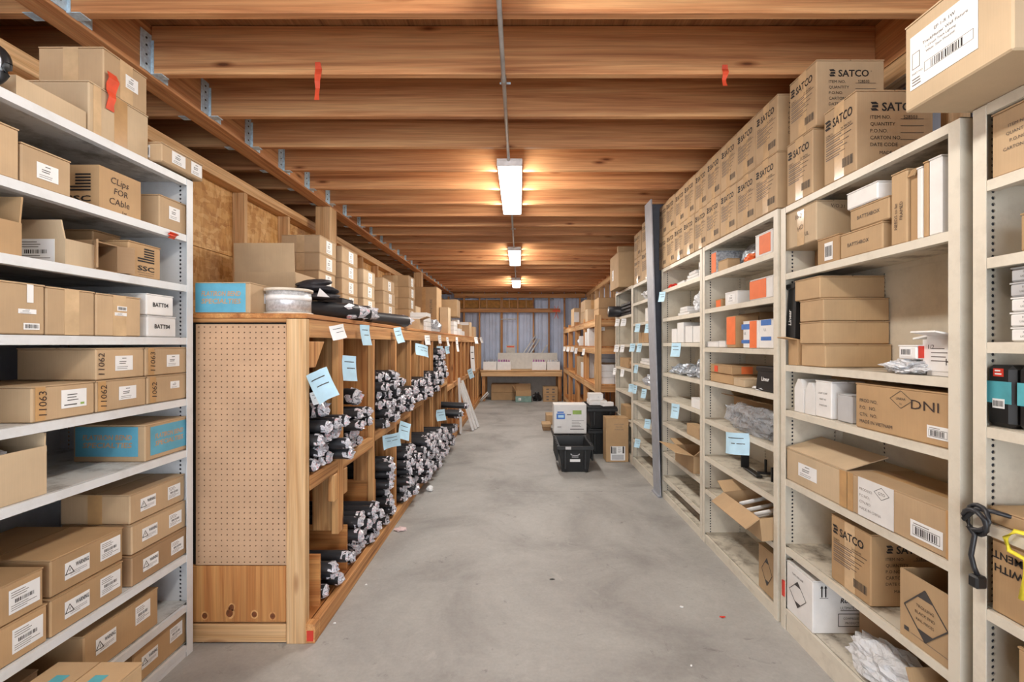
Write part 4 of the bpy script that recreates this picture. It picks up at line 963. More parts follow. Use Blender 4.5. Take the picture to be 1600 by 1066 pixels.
diamond(m, .155, .165, .004, 'ink_grey'); m.text('marker', 'TROLLING', 0, .018, .0135, .0006, al='C'); m.text('marker', 'BLACK END', 0, -.004, .0135, .0006, al='C'); m.text('marker', 'RAIL PIECES', 0, -.026, .0125, .0006, al='C')
m.rect(-.078, -.085, .018, .014, 0, 'ink_grey'); m.rect(-.05, -.083, .13, .0015, 0, 'ink_soft')
open_box('open tan carton with a handwritten black diamond on the sixth shelf', XR + .006, XR + .24, 1.356, 1.54, z + E, z + .225, 'card_new', {'L': 176}, dec=[(m.mesh('lettering'), 'L', .52, .5, 'lettering')], flen=.001)
z = L1[6]
m = MB(); diamond(m, .125, .12, .0025, 'ink_grey'); m.text('ink_grey', 'TAPE USE LINE', 0, .078, .013, 0, al='C')
m2 = MB(); m2.text('ink', 'RoMa', -.02, .02, .03, 0, True, shear=.15); m2.text('ink_grey', 'ULTIMATE COAT', -.02, -.008, .017, 0, sx=.8); m2.rect(-.02, -.015, .105, .003, 0, 'ink_soft')
for a in ((-.03, -.085, .125, .003), (-.03, -.03, .125, .003), (-.03, -.085, .003, .057), (.092, -.085, .003, .057)): m2.rect(*a, 0, 'ink')
m2.text('ink_grey', 'COMPRESSED', .032, -.053, .013, 0, al='C'); m2.text('ink_grey', 'PRODUCT', .032, -.073, .013, 0, al='C')
for dx_ in (-.105, -.088): m2.rect(dx_, .045, .006, .04, 0, 'ink'); m2.add([(dx_ - .004, .085, 0), (dx_ + .01, .085, 0), (dx_ + .003, .097, 0)], [(0, 1, 2)], 'ink')
m2.rect(-.112, .04, .038, .002, 0, 'ink')
carton('white carton with a black diamond mark on the bottom shelf', XR + .006, XR + .29, 2.0, 2.195, z + E, z + .235, 'card_white', dec=[(m.mesh('lettering'), 'L', .45, .48, 'lettering'), (m2.mesh('lettering'), 'F', .5, .5, 'lettering')], name='white_carton')
tag(mbo('red_clip', (lambda m: (m.box(XR - .006, XR + .004, 2.199, 2.215, .16, .235, 'red'), m)[1])(MB()), None, (XR, 2.207, .16)), 'small red clip on the post beside the white diamond carton', 'clip')
open_box('open brown carton holding a white plastic bag on the bottom shelf', XR + .175, XR + .295, 1.50, 1.95, z + E, z + .16, 'card_dark', {'B': 30}, flen=.1)
blob('plastic_bag', 'large white plastic bag spilling from the open carton on the bottom shelf', 'bag', XR + .012, XR + .172, 1.50, 1.86, z + .002, z + .15, 'bag_white', 21, .35)
open_box('open tan carton with raised flaps at the near end of the bottom shelf', XR + .01, XR + .14, 1.34, 1.49, z + E, z + .09, 'card_new', {'B': 20, 'R': -10}, flen=.11)
# ---- third bay
z = L2[1]
o = carton('packet with faded orange label in silver bubble wrap on the second shelf', XR + .02, XR + .2, 3.01, 3.09, z + E, z + .15, 'bubble', dec=[(lab_strip(.07, .13, 'orange'), 'L', .5, .5)], name='wrapped_packet', flaps=False, cat='packet')
blob('bubble_wrap', 'silver bubble wrap roll behind the small tan carton', 'wrap', XR + .13, XR + .28, 2.74, 2.98, z + .002, z + .16, 'bubble', 4, .15)
SR('small tan carton before the silver bubble wrap', z, 1122, 1137, .075, .08, .03, mat='card_new')
blob('cable_bundle', 'small orange and white cable bundle beside the tan carton', 'cable', XR + .02, XR + .1, 2.55, 2.68, z + .002, z + .05, 'orange', 6, .5)
SR('white carton with bright orange label at the near end, second shelf', z, 1180, 1207, .125, .2, .012, mat='card_white', flaps=False, name='white_box', dec=[(lab_strip(.11, .1, 'orange'), 'L', .58, .5)])
z = L2[2]
SR('small orange fronted carton on the third shelf of the orange label bay', z, 1118, 1128, .06, .1, .05, mat='card_brown', dec=[(lab_strip(.07, .045, 'orange'), 'L', .5, .5)])
SR('white carton in the middle of the third shelf, orange label bay', z, 1133, 1152, .085, .2, .03, mat='card_white', name='white_box', flaps=False, dec=[(lab_plain(.1, .05), 'L', .55, .5)])
SR('white carton with big orange label on the third shelf', z, 1172, 1208, .115, .18, .012, mat='card_white', name='white_box', flaps=False, dec=[(lab_strip(.17, .1, 'orange'), 'L', .36, .5)])
z = L2[3]
SR('low white box at the far end of the fourth shelf, orange label bay', z, 1104, 1122, .042, .14, .02, mat='card_white', name='white_box', flaps=False)
SR('small low white box beside the upright orange carton', z, 1123, 1133, .045, .1, .02, mat='card_white', name='white_box', flaps=False)
SR('upright carton with an orange front on the fourth shelf', z, 1136, 1149, .195, .14, .012, mat='card_brown', dec=[(lab_strip(.115, .17, 'orange'), 'L', .5, .54)], flaps=False)
carton('plain brown carton at the back behind the orange fronted carton', XR + .17, XR + .29, 2.75, 3.02, z + E, z + .22, 'card_dark', flaps=False)
bl = MB(); bl.rect(-.05, -.05, .1, .02, 0, 'blue_print'); bl.rect(-.05, .03, .1, .03, 0, 'blue_print'); bl.text('ink_grey', 'UL', -.02, 0, .02, 0); BLM = bl.mesh('lettering')
SR('white and blue carton with an orange strip on the fourth shelf', z, 1161, 1185, .155, .18, .012, mat='card_white', name='white_box', flaps=False, dec=[(BLM, 'L', .2, .5, 'lettering'), (lab_strip(.075, .15, 'orange'), 'L', .68, .5)])
SR('white and blue carton at the near end of the fourth shelf', z, 1186, 1209, .155, .18, .012, mat='card_white', name='white_box', flaps=False, dec=[(BLM, 'L', .5, .6, 'lettering')])
z = L2[4]
SR('upper flat brown carton with an orange label, fifth shelf', z + .06, 1110, 1143, .058, .24, .02, mat='card_brown', dec=[(lab_strip(.07, .045, 'orange'), 'F', .4, .5), (lab_strip(.05, .04, 'red_tag'), 'L', .3, .5)])
SR('lower flat brown carton under the orange labelled one', z, 1110, 1145, .058, .24, .015, mat='card_brown')
SR('small pale tan carton lying before the flat brown cartons', z, 1146, 1163, .05, .12, .012, mat='card_pale')
blob('paper_sheet', 'crumpled white and red paper on the fifth shelf', 'paper', XR + .01, XR + .12, 2.40, 2.58, z + .001, z + .022, 'paper', 9, .4)
p, d = black_case('black case with white lettering lying on the fifth shelf', XR + .012, XR + .2, 2.285, 2.50, z + E, z + .125, 'L')
on_face(p, (.188, .215, .125), 'L', d, .5, .55, 'lettering', .003)
z = L2[5]
open_box('opened brown carton with white sticker behind the bag of cables', XR + .16, XR + .295, 2.60, 3.06, z + E, z + .17, 'card_brown', {'L': 80, 'B': 60}, dec=[(lab_plain(.11, .07), 'F', .5, .6)], flen=.09)
o = blob('cable_bag', 'clear plastic bag full of coiled grey cables on the sixth shelf', 'bag', XR + .002, XR + .15, 2.30, 2.95, z + .002, z + .16, 'bag_clear', 14, .25)
for k in range(5):
    m = MB(); cy_ = 2.40 + k * .11; m.tube([(.13 + .035 * math.cos(a), .05 * math.sin(a) + cy_ - 2.62, .045 + .012 * k % .03 + .01 * math.sin(a * 2)) for a in [i * math.pi / 8 for i in range(17)]], .012, 'rubber', 6, False)
    for i, v in enumerate(m.v): m.v[i] = (v[0] - .13, v[1], v[2])
    mkobj('cable_coil', m.mesh('coil'), o)
z = L2[6]
def bracket(label, x, y, s):
    m = MB(); m.bar((x, y, z + .012), (x + .02, y + .2 * s, z + .012), .035, .012, 'black_plastic'); m.bar((x + .01, y + .19 * s, z + .015), (x + .01, y + .19 * s, z + .095), .05, .01, 'black_plastic'); m.bar((x + .02, y + .06, z + .02), (x + .12, y + .03, z + .02), .03, .012, 'black_plastic')
    m.bar((x + .06, y + .045, z + .02), (x + .06, y + .045, z + .10), .012, .012, 'black_plastic')
    tag(mbo('metal_bracket', m, None, (x, y, z + .001), .002), label, 'bracket')
bracket('black bracket standing farther back on the seventh shelf, orange label bay', XR + .10, 2.62, 1); bracket('black bracket lying nearer the post on the seventh shelf, orange label bay', XR + .12, 2.32, 1)
z = L2[7]
o = open_box('torn tan carton with white tubes sagging over the eighth shelf edge', XR - .055, XR + .2, 2.305, 2.72, z + .004, z + .12, 'card_new', {'L': 120, 'B': 60}, flen=.09)
o.rotation_euler.y = R(-6); o.location.z += .012
for i in range(6):
    m = MB(); y = 2.33 + i * .055; m.tube([(XR - .02, y, z + .05 + .02 * (i % 3)), (XR + .19, y + .01, z + .09 + .02 * (i % 3))], .011, 'pvc', 10); tag(mbo('white_tube', m, None, (XR + .08, y, z + .05)), 'white plastic tube lying in the torn sagging carton, %s from the near post' % ords[i], 'tube', 'white tubes in the torn carton')
carton('small tan block at the back of the eighth shelf near the torn carton', XR + .2, XR + .29, 2.33, 2.45, z + E, z + .07, 'card_new')
z = L2[8]
m = MB(); diamond(m, .10, .145, .003, 'ink_grey')
SR('tan carton with an outlined black diamond on the bottom shelf', z, 1185, 1213, .24, .22, .02, mat='card_new', dec=[(m.mesh('lettering'), 'L', .5, .5, 'lettering')])
# ---- fourth bay
def slab_pile(lb, z, y0, y1, n, x=.02, h=.022, g=None):
    for k in range(n):
        carton('%s, %s' % (lb, ('lowest', 'second', 'third', 'topmost')[min(k, 3)] if n > 1 else 'alone'), XR + x, XR + x + .14, y0 + .012 * k, y1 - .02 * k, z + E + h * k, z + h * (k + 1), 'card_white', name='small_white_box', flaps=False, rz=R(random.uniform(-5, 5)), group=g)
z = L3[1]; slab_pile('small white box of the pile on the second shelf near the steel column', z, 3.32, 3.55, 3)
carton('small white box with a sticker beside the pile on the second shelf', XR + .02, XR + .15, 3.24, 3.31, z + E, z + .11, 'card_white', flaps=False, dec=[(lab_code(.05, .04), 'L', .5, .6)], name='small_white_box')
slab_pile('low white box before the red packet on the second shelf', z, 3.58, 3.78, 1)
blob('red_packet', 'crumpled red packet on the second shelf near the steel column', 'packet', XR + .02, XR + .1, 3.88, 4.03, z + .002, z + .04, 'red', 3, .4)
z = L3[2]; slab_pile('white box of the flat pile on the third shelf near the steel column', z, 3.5, 3.74, 3)
blob('plastic_bag', 'clear plastic bag standing on the third shelf near the steel column', 'bag', XR + .02, XR + .14, 3.27, 3.46, z + .002, z + .17, 'bag_white', 2, .35)
z = L3[3]
for k, (y0, y1, h) in enumerate(((3.78, 3.9, .12), (3.62, 3.76, .165), (3.44, 3.58, .13), (3.26, 3.42, .125))):
    carton('white box on the fourth shelf near the steel column, %s from the far post' % ('first', 'second', 'third', 'fourth')[k], XR + .02, XR + .16, y0, y1, z + E, z + h, 'card_white', name='white_box', flaps=False)
z = L3[4]
for k in range(4): blob('plastic_bag', 'crinkled silver bag on the fifth shelf before the steel column, %s from far post' % ('first', 'second', 'third', 'fourth')[k], 'bag', XR + .02, XR + .18, 3.95 - .18 * k - .13, 3.95 - .18 * k, z + .002, z + .08 + .015 * (k % 2) + (.05 if k == 3 else 0), 'bubble', 30 + k, .4)
z = L3[5]; SR('small white carton on the sixth shelf near the steel column', z, 1080, 1094, .075, .12, mat='card_white', name='white_box')
z = L3[6]; SR('small tan carton on the seventh shelf near the steel column', z, 1073, 1092, .085, .14, mat='card_new')
z = L3[7]; open_box('open tan carton with flaps spread on the eighth shelf near the steel column', XR + .01, XR + .24, 3.38, 3.78, z + E, z + .13, 'card_new', {'L': 78, 'F': 60, 'B': 80}, flen=.14)
# ---- bays past the column
z = L4[1]; blob('plastic_bag', 'white plastic bag on the second shelf past the steel column', 'bag', XR + .02, XR + .2, 4.55, 4.95, z + .002, z + .13, 'bag_white', 41, .35)
z = L4[2]
for k in range(4): carton('upright white pack past the steel column on the third shelf, %s from the column' % ('first', 'second', 'third', 'fourth')[k], XR + .02, XR + .15, 4.33 + .1 * k, 4.42 + .1 * k, z + E, z + .17 - .01 * k, 'card_white', name='white_pack', flaps=False)
z = L4[3]
carton('brown carton with taped seam on the fourth shelf past the steel column', XR + .02, XR + .25, 4.62, 4.98, z + E, z + .11, 'card_brown', tape='L'); carton('darker brown carton nearer the column on the fourth shelf', XR + .02, XR + .25, 4.36, 4.58, z + E, z + .16, 'card_dark')
z = L4[4]; slab_pile('white box of the pile on the fifth shelf past the steel column', z, 4.5, 4.95, 2, h=.03); blob('black_bag', 'small black bag on the fifth shelf past the steel column', 'bag', XR + .03, XR + .18, 4.32, 4.5, z + .002, z + .14, 'black_cloth', 5, .3)
z = L4[5]; blob('plastic_bag', 'clear bag with wires on the sixth shelf past the steel column', 'bag', XR + .01, XR + .2, 4.38, 4.85, z + .002, z + .11, 'bubble', 44, .4)
z = L5[1]
o = thing('wrapped_roll', 'dark roll and bubble wrap sticking out of the last metal bay', 'roll', (XR, 5.9, z))
m = MB(); m.tube([(XR - .12, 5.95, z + .075), (XR + .25, 5.95, z + .075)], .072, 'rubber', 14); mbo('roll', m, o); m = MB(); m.tube([(XR - .125, 5.95, z + .075), (XR - .121, 5.95, z + .075)], .045, 'conduit', 12); mbo('roll_core', m, o)
for k in range(4): m = MB(); m.box(XR + .01, XR + .22, 5.3, 5.8, z + .004 + .04 * k, z + .034 + .04 * k, 'rubber'); mbo('strip', m, o, None, .006)
z = L5[3]; carton('brown carton on the fourth shelf of the last metal bay', XR + .02, XR + .25, 5.45, 5.9, z + E, z + .12, 'card_brown'); blob('brown_bag', 'small dark brown bag beside the carton in the last metal bay', 'bag', XR + .02, XR + .15, 5.25, 5.42, z + .002, z + .14, 'card_dark', 51, .4)
z = L5[4]; carton('small white box on the fifth shelf of the last metal bay', XR + .02, XR + .15, 5.3, 5.45, z + E, z + .1, 'card_white', name='white_box', flaps=False)
z = L5[5]; carton('brown carton low in the last metal bay', XR + .03, XR + .25, 5.6, 5.9, z + E, z + .16, 'card_brown')

# ---- pale blue paper tags
def paper_tag(label, c, w, h, face, mat='paper_blue', rot=0, bend=.02, seed=0, yaw=R(32)):
    """bent slip of paper hanging on a face looking 'L' (-x), 'R' (+x) or 'F' (-y)"""
    rr = random.Random(seed + int(abs(c[1]) * 1000)); m = MB(); nu, nv = 5, 5; vs = []; ca, sa = math.cos(rot), math.sin(rot)
    for j in range(nv):
        for i in range(nu):
            u, v = (i / (nu - 1) - .5) * w, -j / (nv - 1) * h
            d = bend * (.25 + (j / (nv - 1)) ** 1.6) + .12 * w * math.sin(i * .9 + seed)
            u, v = u * ca - v * sa, u * sa + v * ca
            vs.append({'L': (c[0] - abs(d), c[1] - u, c[2] + v), 'R': (c[0] + abs(d), c[1] + u, c[2] + v), 'F': (c[0] + u, c[1] - abs(d), c[2] + v)}[face])
    if face in 'LR':
        a = -yaw if face == 'R' else yaw; sh = (w / 2 + .004) * math.sin(yaw) * (1 if face == 'R' else -1); q = []
        for x_, y_, z_ in vs: dx_, dy_ = x_ - c[0], y_ - c[1]; q.append((c[0] + sh + dx_ * math.cos(a) - dy_ * math.sin(a), c[1] + dx_ * math.sin(a) + dy_ * math.cos(a), z_))
        vs = q
    m.add(vs, [(j * nu + i, j * nu + i + 1, (j + 1) * nu + i + 1, (j + 1) * nu + i) for j in range(nv - 1) for i in range(nu - 1)], mat, True)
    nrm = {'L': Vector((-1, 0, 0)), 'R': Vector((1, 0, 0)), 'F': Vector((0, -1, 0))}[face] * .0012
    k = MB()
    for j, (a, b) in enumerate(((.2, .8), (.15, .7), (.3, .85))):
        row = 1 + j * .9; j0 = int(row); i0, i1 = a * (nu - 1), b * (nu - 1); pts = []
        for q in range(5):
            f = i0 + (i1 - i0) * q / 4; ii = min(int(f), nu - 2); p = Vector(vs[j0 * nu + ii]).lerp(Vector(vs[j0 * nu + ii + 1]), f - ii); pts.append(p + nrm)
        for p, q in zip(pts[:-1], pts[1:]): t = Vector((0, 0, h * .018)); k.add([p - t, q - t, q + t, p + t], [(0, 1, 2, 3)], 'ink_grey')
    o = mbo('paper_tag', m, None, c); tag(o, label, 'tag'); mbo('handwriting', k, o); return o
XT = XR - .002
paper_tag('pale blue tag hanging below the bag of cables', (XT, YP(1163, XT), ZP(676, YP(1163, XT))), .14, .12, 'L', rot=.1)
for px, py, w_, h_, lb in ((1062, 536, .085, .11, 'fourth shelf edge'), (1061, 631, .085, .115, 'sixth shelf edge'), (1039, 456, .06, .09, 'second shelf edge')):
    paper_tag('pale blue tag on the %s near the steel column' % lb, (XT, YP(px, XT), ZP(py, YP(px, XT))), w_, h_, 'L', seed=px)
for i, (px, py) in enumerate(((1000, 506), (1017, 506), (992, 537), (1003, 537), (998, 570), (996, 602), (1010, 608), (1016, 655), (1000, 686), (990, 600))):
    paper_tag('pale blue tag past the steel column, %s of the bunch' % ('upper pair far one', 'upper pair near one', 'second row far one', 'second row near one', 'third row single one', 'fourth row far one', 'fourth row near one', 'lowest near one', 'lowest far one', 'one beside the post')[i], (XT, YP(px, XT), ZP(py, YP(px, XT))), .065, .09, 'L', seed=i)
for i, (px, py) in enumerate(((968, 499), (978, 498), (967, 539), (976, 539), (964, 575), (976, 577))):
    paper_tag('white paper tag on the last metal bay, %s' % ('upper far', 'upper near', 'middle far', 'middle near', 'lower far', 'lower near')[i], (XT, YP(px, XT), ZP(py, YP(px, XT))), .07, .09, 'L', 'paper', seed=i)
XK = XF + .003
for i, (px, py, w_, h_, rot, mt, lb) in enumerate(((517, 508, .09, .075, .2, 'paper', 'torn white tag at the near end of the wooden rack header'), (562, 508, .085, .125, 0, 'paper_blue', 'pale blue tag on the rack header, first past the torn one'), (614, 512, .09, .12, .15, 'paper_blue', 'pale blue tag on the rack header under the far black roll'),
        (482, 580, .11, .145, .35, 'paper_blue', 'large crumpled blue paper hanging at the first opening of the wooden rack'), (486, 612, .05, .06, .2, 'paper', 'small white slip under the large crumpled blue paper'), (538, 556, .08, .14, -.1, 'paper_blue', 'blue tag on the first inner post of the wooden rack'), (651, 539, .17, .11, -.2, 'paper_blue', 'blue tag hanging high between the fourth and fifth posts of the rack'),
        (682, 541, .11, .1, 0, 'paper_blue', 'blue tag hanging high on the sixth post of the rack'), (694, 541, .1, .1, .1, 'paper_blue', 'blue tag hanging high on the seventh post of the rack'), (600, 678, .17, .1, 0, 'paper_blue', 'blue tag at the middle shelf beside the second inner post'), (627, 660, .11, .14, -.4, 'paper_blue', 'tilted blue tag at the middle shelf of the rack, third opening'),
        (682, 640, .13, .13, .0, 'paper_blue', 'blue tag below the roll bundles on the sixth opening of the rack'), (664, 524, .07, .1, 0, 'paper', 'white tag on the rack header under the white boxes'), (684, 524, .06, .1, 0, 'paper', 'white tag on the rack header, second under the white boxes'), (696, 527, .06, .12, 0, 'paper', 'white tag on the rack header, third under the white boxes'),
        (711, 527, .06, .22, 0, 'paper', 'long white tag far along the rack header'), (730, 577, .12, .18, .3, 'paper_blue', 'small blue tag far along the wooden rack'), (735, 541, .1, .5, 0, 'paper', 'long white paper strip hanging far along the wooden rack'), (741, 527, .1, .14, 0, 'paper', 'white tag at the far end of the rack header'), (749, 527, .1, .14, .2, 'paper', 'last white tag at the end of the rack header'))):
    y = YP(px, XK); paper_tag(lb, (XK, y, ZP(py, y)), w_, h_, 'R', mt, rot, .03 if h_ > .1 else .015, seed=i)
# ================================================================= ON TOP OF THE WOODEN RACK
zt = RZ + E
c = carton('blue printed carton at the near end on top of the wooden rack', -1.515, -1.26, 2.115, 2.32, zt, zt + .146, 'card', dec=[(bluewrap(.235, .135), 'F', .46, .5, 'printed_panel'), (lab_plain(.065, .05), 'R', .72, .55)], flaps=False)
gm = MB(); gm.text('ink_soft', 'GM', 0, 0, .04, 0, al='C')
open_box('large open tan carton with its wide flap standing up on the wooden rack', -1.64, -1.29, 2.60, 2.86, zt, zt + .27, 'card', {'F': 4, 'R': 175}, dec=[(gm.mesh('lettering'), 'F', .7, .55, 'lettering')], flen=.165)
sp = thing('wire_spool', 'spool of bright steel wire with a white band on the wooden rack', 'spool', (-1.165, 2.285, zt))
for a in (0, .118):
    m = MB(); m.tube([(-1.165, 2.285, zt + a), (-1.165, 2.285, zt + a + .012)], .112, 'spool', 32); mbo('flange', m, sp)
m = MB(); m.tube([(-1.165, 2.285, zt + .012), (-1.165, 2.285, zt + .118)], .103, 'wire_silver', 32); mbo('wound_wire', m, sp)
for k in range(18): m = MB(); a = k
m = MB(); m.tube([(-1.165, 2.285, zt + .072), (-1.165, 2.285, zt + .096)], .1045, 'white_print', 32); mbo('paper_band', m, sp)
bag = thing('black_bag', 'folded black cloth bag behind the wire spool on the wooden rack', 'bag', (-1.15, 2.58, zt + .106))
for k, (fx_, fy_, fz_, w_, l_, tx, ty, tz) in enumerate(((0, 0, .02, .24, .24, 2, -2, 30), (.0, .0, .058, .22, .22, -4, 4, 38), (-.03, .02, .098, .19, .20, 7, -9, 24))):
    me = blob_mesh(w_, l_, .045, 'black_cloth', 7 + k, .12, 4, 1.6); fo = mkobj('fold', me, bag, (fx_, fy_, fz_ - .02)); fo.rotation_euler = (R(tx), R(ty), R(tz))
m = MB(); m.add([(-1.10, 2.455, zt + .115), (-1.05, 2.50, zt + .115), (-1.085, 2.455, zt + .16)], [(0, 1, 2)], 'paper'); mbo('white_patch', m, bag)
carton('black folded fabric pack beside the folded black bag on the rack', -1.33, -1.13, 2.88, 3.08, zt, zt + .15, 'black_cloth', name='fabric_pack', cat='pack', flaps=False)
ENDW = []
def end_wrap_mesh(seed):
    rr = random.Random(seed); m = MB(); n = 11; vs = [(rr.uniform(.0, .3), 0, 0)]
    for j, (rad, x) in enumerate(((.32, .0), (.66, .5), (.92, .1), (1.0, -.7))):
        for k in range(n):
            a = 2 * math.pi * (k + .5 * (j % 2)) / n; r_ = rad * rr.uniform(.82, 1.15)
            vs.append((x + rr.uniform(-.28, .28), r_ * math.cos(a), r_ * math.sin(a)))
    fs = [(0, 1 + k, 1 + (k + 1) % n) for k in range(n)]
    for j in range(3):
        for k in range(n):
            a, b = 1 + j * n + k, 1 + j * n + (k + 1) % n; fs += [(a, a + n, b), (b, a + n, b + n)]
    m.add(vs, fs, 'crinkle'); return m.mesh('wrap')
ENDW = [end_wrap_mesh(s_) for s_ in range(6)]
def roll_mesh(ridges):
    m = MB(); xs, rs = [], []
    n = 14 if ridges else 3
    pts = [(-1 + i / n, 0, 0) for i in range(n + 1)]; r_ = [1.0 - (.06 if ridges and i % 2 else 0) for i in range(n + 1)]
    m.tube(pts, r_, 'rubber', 12); return m.mesh('roll')
ROLL = [roll_mesh(False), roll_mesh(True)]
def roll(label, x, y, z, r, L=.45, yaw=0, pitch=0, group=None, ridged=False, capx=None):
    """black roll whose wrapped end points to +x at (x, y, z)"""
    o = thing('black_roll', label, 'roll', (x, y, z), 0, group); o.rotation_euler = (0, pitch, yaw)
    b = mkobj('roll_body', ROLL[1 if ridged else 0], o); b.scale = (L, r, r)
    e = mkobj('end_wrap', random.choice(ENDW), o); e.scale = (capx or r, r, r); e.rotation_euler.x = random.uniform(0, 6.28)
    return o
roll('black roll with crinkled end lying before the folded black bag on the rack top', -1.10, 2.73, zt + .050, .046, .32, R(52), capx=.10)
roll('lower black roll along the front edge of the rack top under the folded bag', -.985, 2.72, zt + .051, .046, .36, R(52), capx=.11)
roll('short black roll standing out beside the black fabric pack on the rack', -1.0, 2.99, zt + .058, .05, .13, R(45), capx=.10)
roll('long black roll with crinkled end lying before the flattened carton on the rack top', -.985, 3.90, zt + .052, .05, .55, R(74), capx=.13)
# stacks of cartons along the rack top
def stack(lbl, x1, w_, y0, y1, n, h, mat='card', lab=True, tp='F'):
    for k in range(n):
        nm = 'bottom' if k == 0 else 'topmost' if k == n - 1 else ('second' if k == 1 else 'third' if k == 2 else 'fourth')
        j = random.uniform(-.004, .004)
        carton('%s carton of %s' % (nm, lbl), x1 - w_ + j, x1 + j, y0, y1, zt + h * k, zt + h * (k + 1) - .001, mat, dec=[(lab_plain(cut(min(.1, (y1 - y0) * .45)), cut(h * .72)), 'R', .55, .5)] if lab else [], tape=tp, tmat='tape_clear', flaps=False)
stack('the tall stack nearest the camera on the wooden rack', -1.40, .27, 3.16, 3.44, 5, .124)
stack('the second tall stack along the wooden rack', -1.36, .28, 3.47, 3.80, 5, .122)
stack('the third stack along the wooden rack', -1.33, .25, 3.85, 4.15, 4, .125, 'card_pale')
stack('the fourth stack along the wooden rack', -1.34, .26, 4.45, 4.85, 4, .128)
stack('the fifth stack along the wooden rack beside the far post', -1.30, .31, 5.30, 5.60, 5, .132, 'card_brown')
open_box('flattened open carton with flaps hanging on the rack top', -1.29, -1.13, 4.05, 4.40, zt, zt + .09, 'card_brown', {'R': 100, 'F': 95, 'B': 80}, flen=.13)
open_box('tan carton standing under the flattened flaps on the rack top', -1.22, -1.02, 4.62, 4.80, zt, zt + .11, 'card', {'R': 70}, flen=.08)
for k in range(4): carton('white box of the white pile on the rack top, %s' % ('bottom', 'second', 'third', 'topmost')[k], -1.20, -1.02, 4.95, 5.22 - .01 * k, zt + .05 * k, zt + .05 * (k + 1) - .001, 'card_white', name='white_box', flaps=False, group='pile of white boxes on the wooden rack')
blob('bubble_wrap', 'grey bubble wrapped lump beside the white pile on the rack top', 'wrap', -1.22, -1.02, 5.68, 6.05, zt, zt + .17, 'bubble', 61, .25)
carton('grey flat case lying at the front edge of the rack top', -1.16, -1.0, 5.25, 5.66, zt, zt + .03, 'card_grey', name='flat_case', cat='case', flaps=False)
carton('large tan carton with upright lettering far along the rack top', -1.58, -1.20, 6.55, 6.95, zt, zt + .68, 'card_brown', tape='F', dec=[(printed(.05, .06, 'ink_soft', 0, False, 'FURNITURE'), 'F', .78, .55, 'lettering', R(90))], flaps=False)
carton('pale narrow carton beside the large lettered carton on the rack top', -1.19, -1.06, 6.72, 6.95, zt, zt + .40, 'card_pale', flaps=False)
carton('white box with a blue label behind the white pile on the rack top', -1.56, -1.38, 6.0, 6.3, zt + .001, zt + .36, 'card_pale', dec=[(lab_strip(.14, .1, 'paper_blue'), 'F', .5, .7)], flaps=False)
carton('grey carton far along the rack top holding up the brown carton', -1.42, -1.19, 7.6, 7.95, zt, zt + .31, 'card_grey', flaps=False)
carton('brown carton resting on the grey carton far along the rack top', -1.46, -1.05, 7.58, 7.98, zt + .311, zt + .60, 'card_brown', flaps=False)
for k in range(3): carton('white box of the wide white pile farther along the rack, %s' % ('bottom', 'middle', 'topmost')[k], -1.24, -1.02, 7.05, 7.4, zt + .07 * k, zt + .07 * (k + 1) - .001, 'card_white', name='white_box', flaps=False)
for k in range(2): carton('low white box beside the wide white pile, %s one' % ('lower', 'upper')[k], -1.18, -1.01, 7.55 + .4 * k, 7.9 + .4 * k, zt, zt + .11 - .03 * k, 'card_white', name='white_box', flaps=False)
carton('tan carton behind the low white boxes on the rack top', -1.32, -1.12, 8.4, 8.8, zt, zt + .22, 'card', flaps=False)
carton('white topped tan carton toward the far end of the rack top', -1.25, -1.02, 9.2, 9.6, zt, zt + .30, 'card', flaps=False, dec=[(lab_strip(.2, .06, 'paper'), 'F', .5, .88)])
carton('white tall carton toward the far end of the rack top', -1.35, -1.22, 8.9, 9.15, zt, zt + .33, 'card_white', flaps=False, name='white_box')
carton('plain tan carton at the very end of the rack top', -1.3, -1.03, 10.2, 10.7, zt, zt + .24, 'card', flaps=False)

# ================================================================= BLACK ROLLS IN THE WOODEN RACK
BAY = [(2.145, 2.47), (2.55, 3.06), (3.105, 3.61), (3.65, 4.10), (4.145, 4.625), (4.67, 5.145), (5.19, 5.65), (5.695, 6.17), (6.215, 6.69), (6.735, 7.2)]
ORD = ['first', 'second', 'third', 'fourth', 'fifth', 'sixth', 'seventh', 'eighth', 'ninth', 'tenth']
def heap(i, lvl, z0, rows, r, frac=1.0, y_off=0, prot=.02, drop=0):
    a, b = BAY[i]; a += r + .006 + y_off; b -= r + .006; n = int((b - a) / (2 * r * 1.02)) + 1; n = max(1, int(n * frac))
    stp = (b - a) / max(1, int((b - a) / (2 * r * 1.02)))
    g = '%s heap of black rolls in the %s bay' % (lvl, ORD[i])
    for j in range(rows):
        nn = n - (j % 2)
        for k in range(nn):
            y = a + stp * (k + .5 * (j % 2)); zz = z0 + .004 + r + j * r * 1.77
            lb = 'black roll, %s heap, %s rack bay, row %s up, %s from near post' % (lvl, ORD[i], ('one', 'two', 'three', 'four', 'five', 'six', 'seven')[j], ORD[k])
            roll(lb, XF + prot + random.uniform(-.03, .06), y, zz, r * random.uniform(.90, .975), .5, random.uniform(-.012, .012), R(random.uniform(-.3, .3)), g)
MZ = [z_ + .002 for z_ in MID]
heap(0, 'upper', MZ[0], 4, .034); roll('thick ribbed black roll on top of the first bay heap, wooden rack', XF - .0, 2.27, MZ[0] + .30, .048, .4, R(-8), 0, None, True)
heap(1, 'upper', MZ[1], 4, .034, .62, .02); roll('thick ribbed black roll on top of the second bay heap, wooden rack', XF + .0, 2.74, MZ[1] + .31, .05, .4, R(-8), 0, None, True)
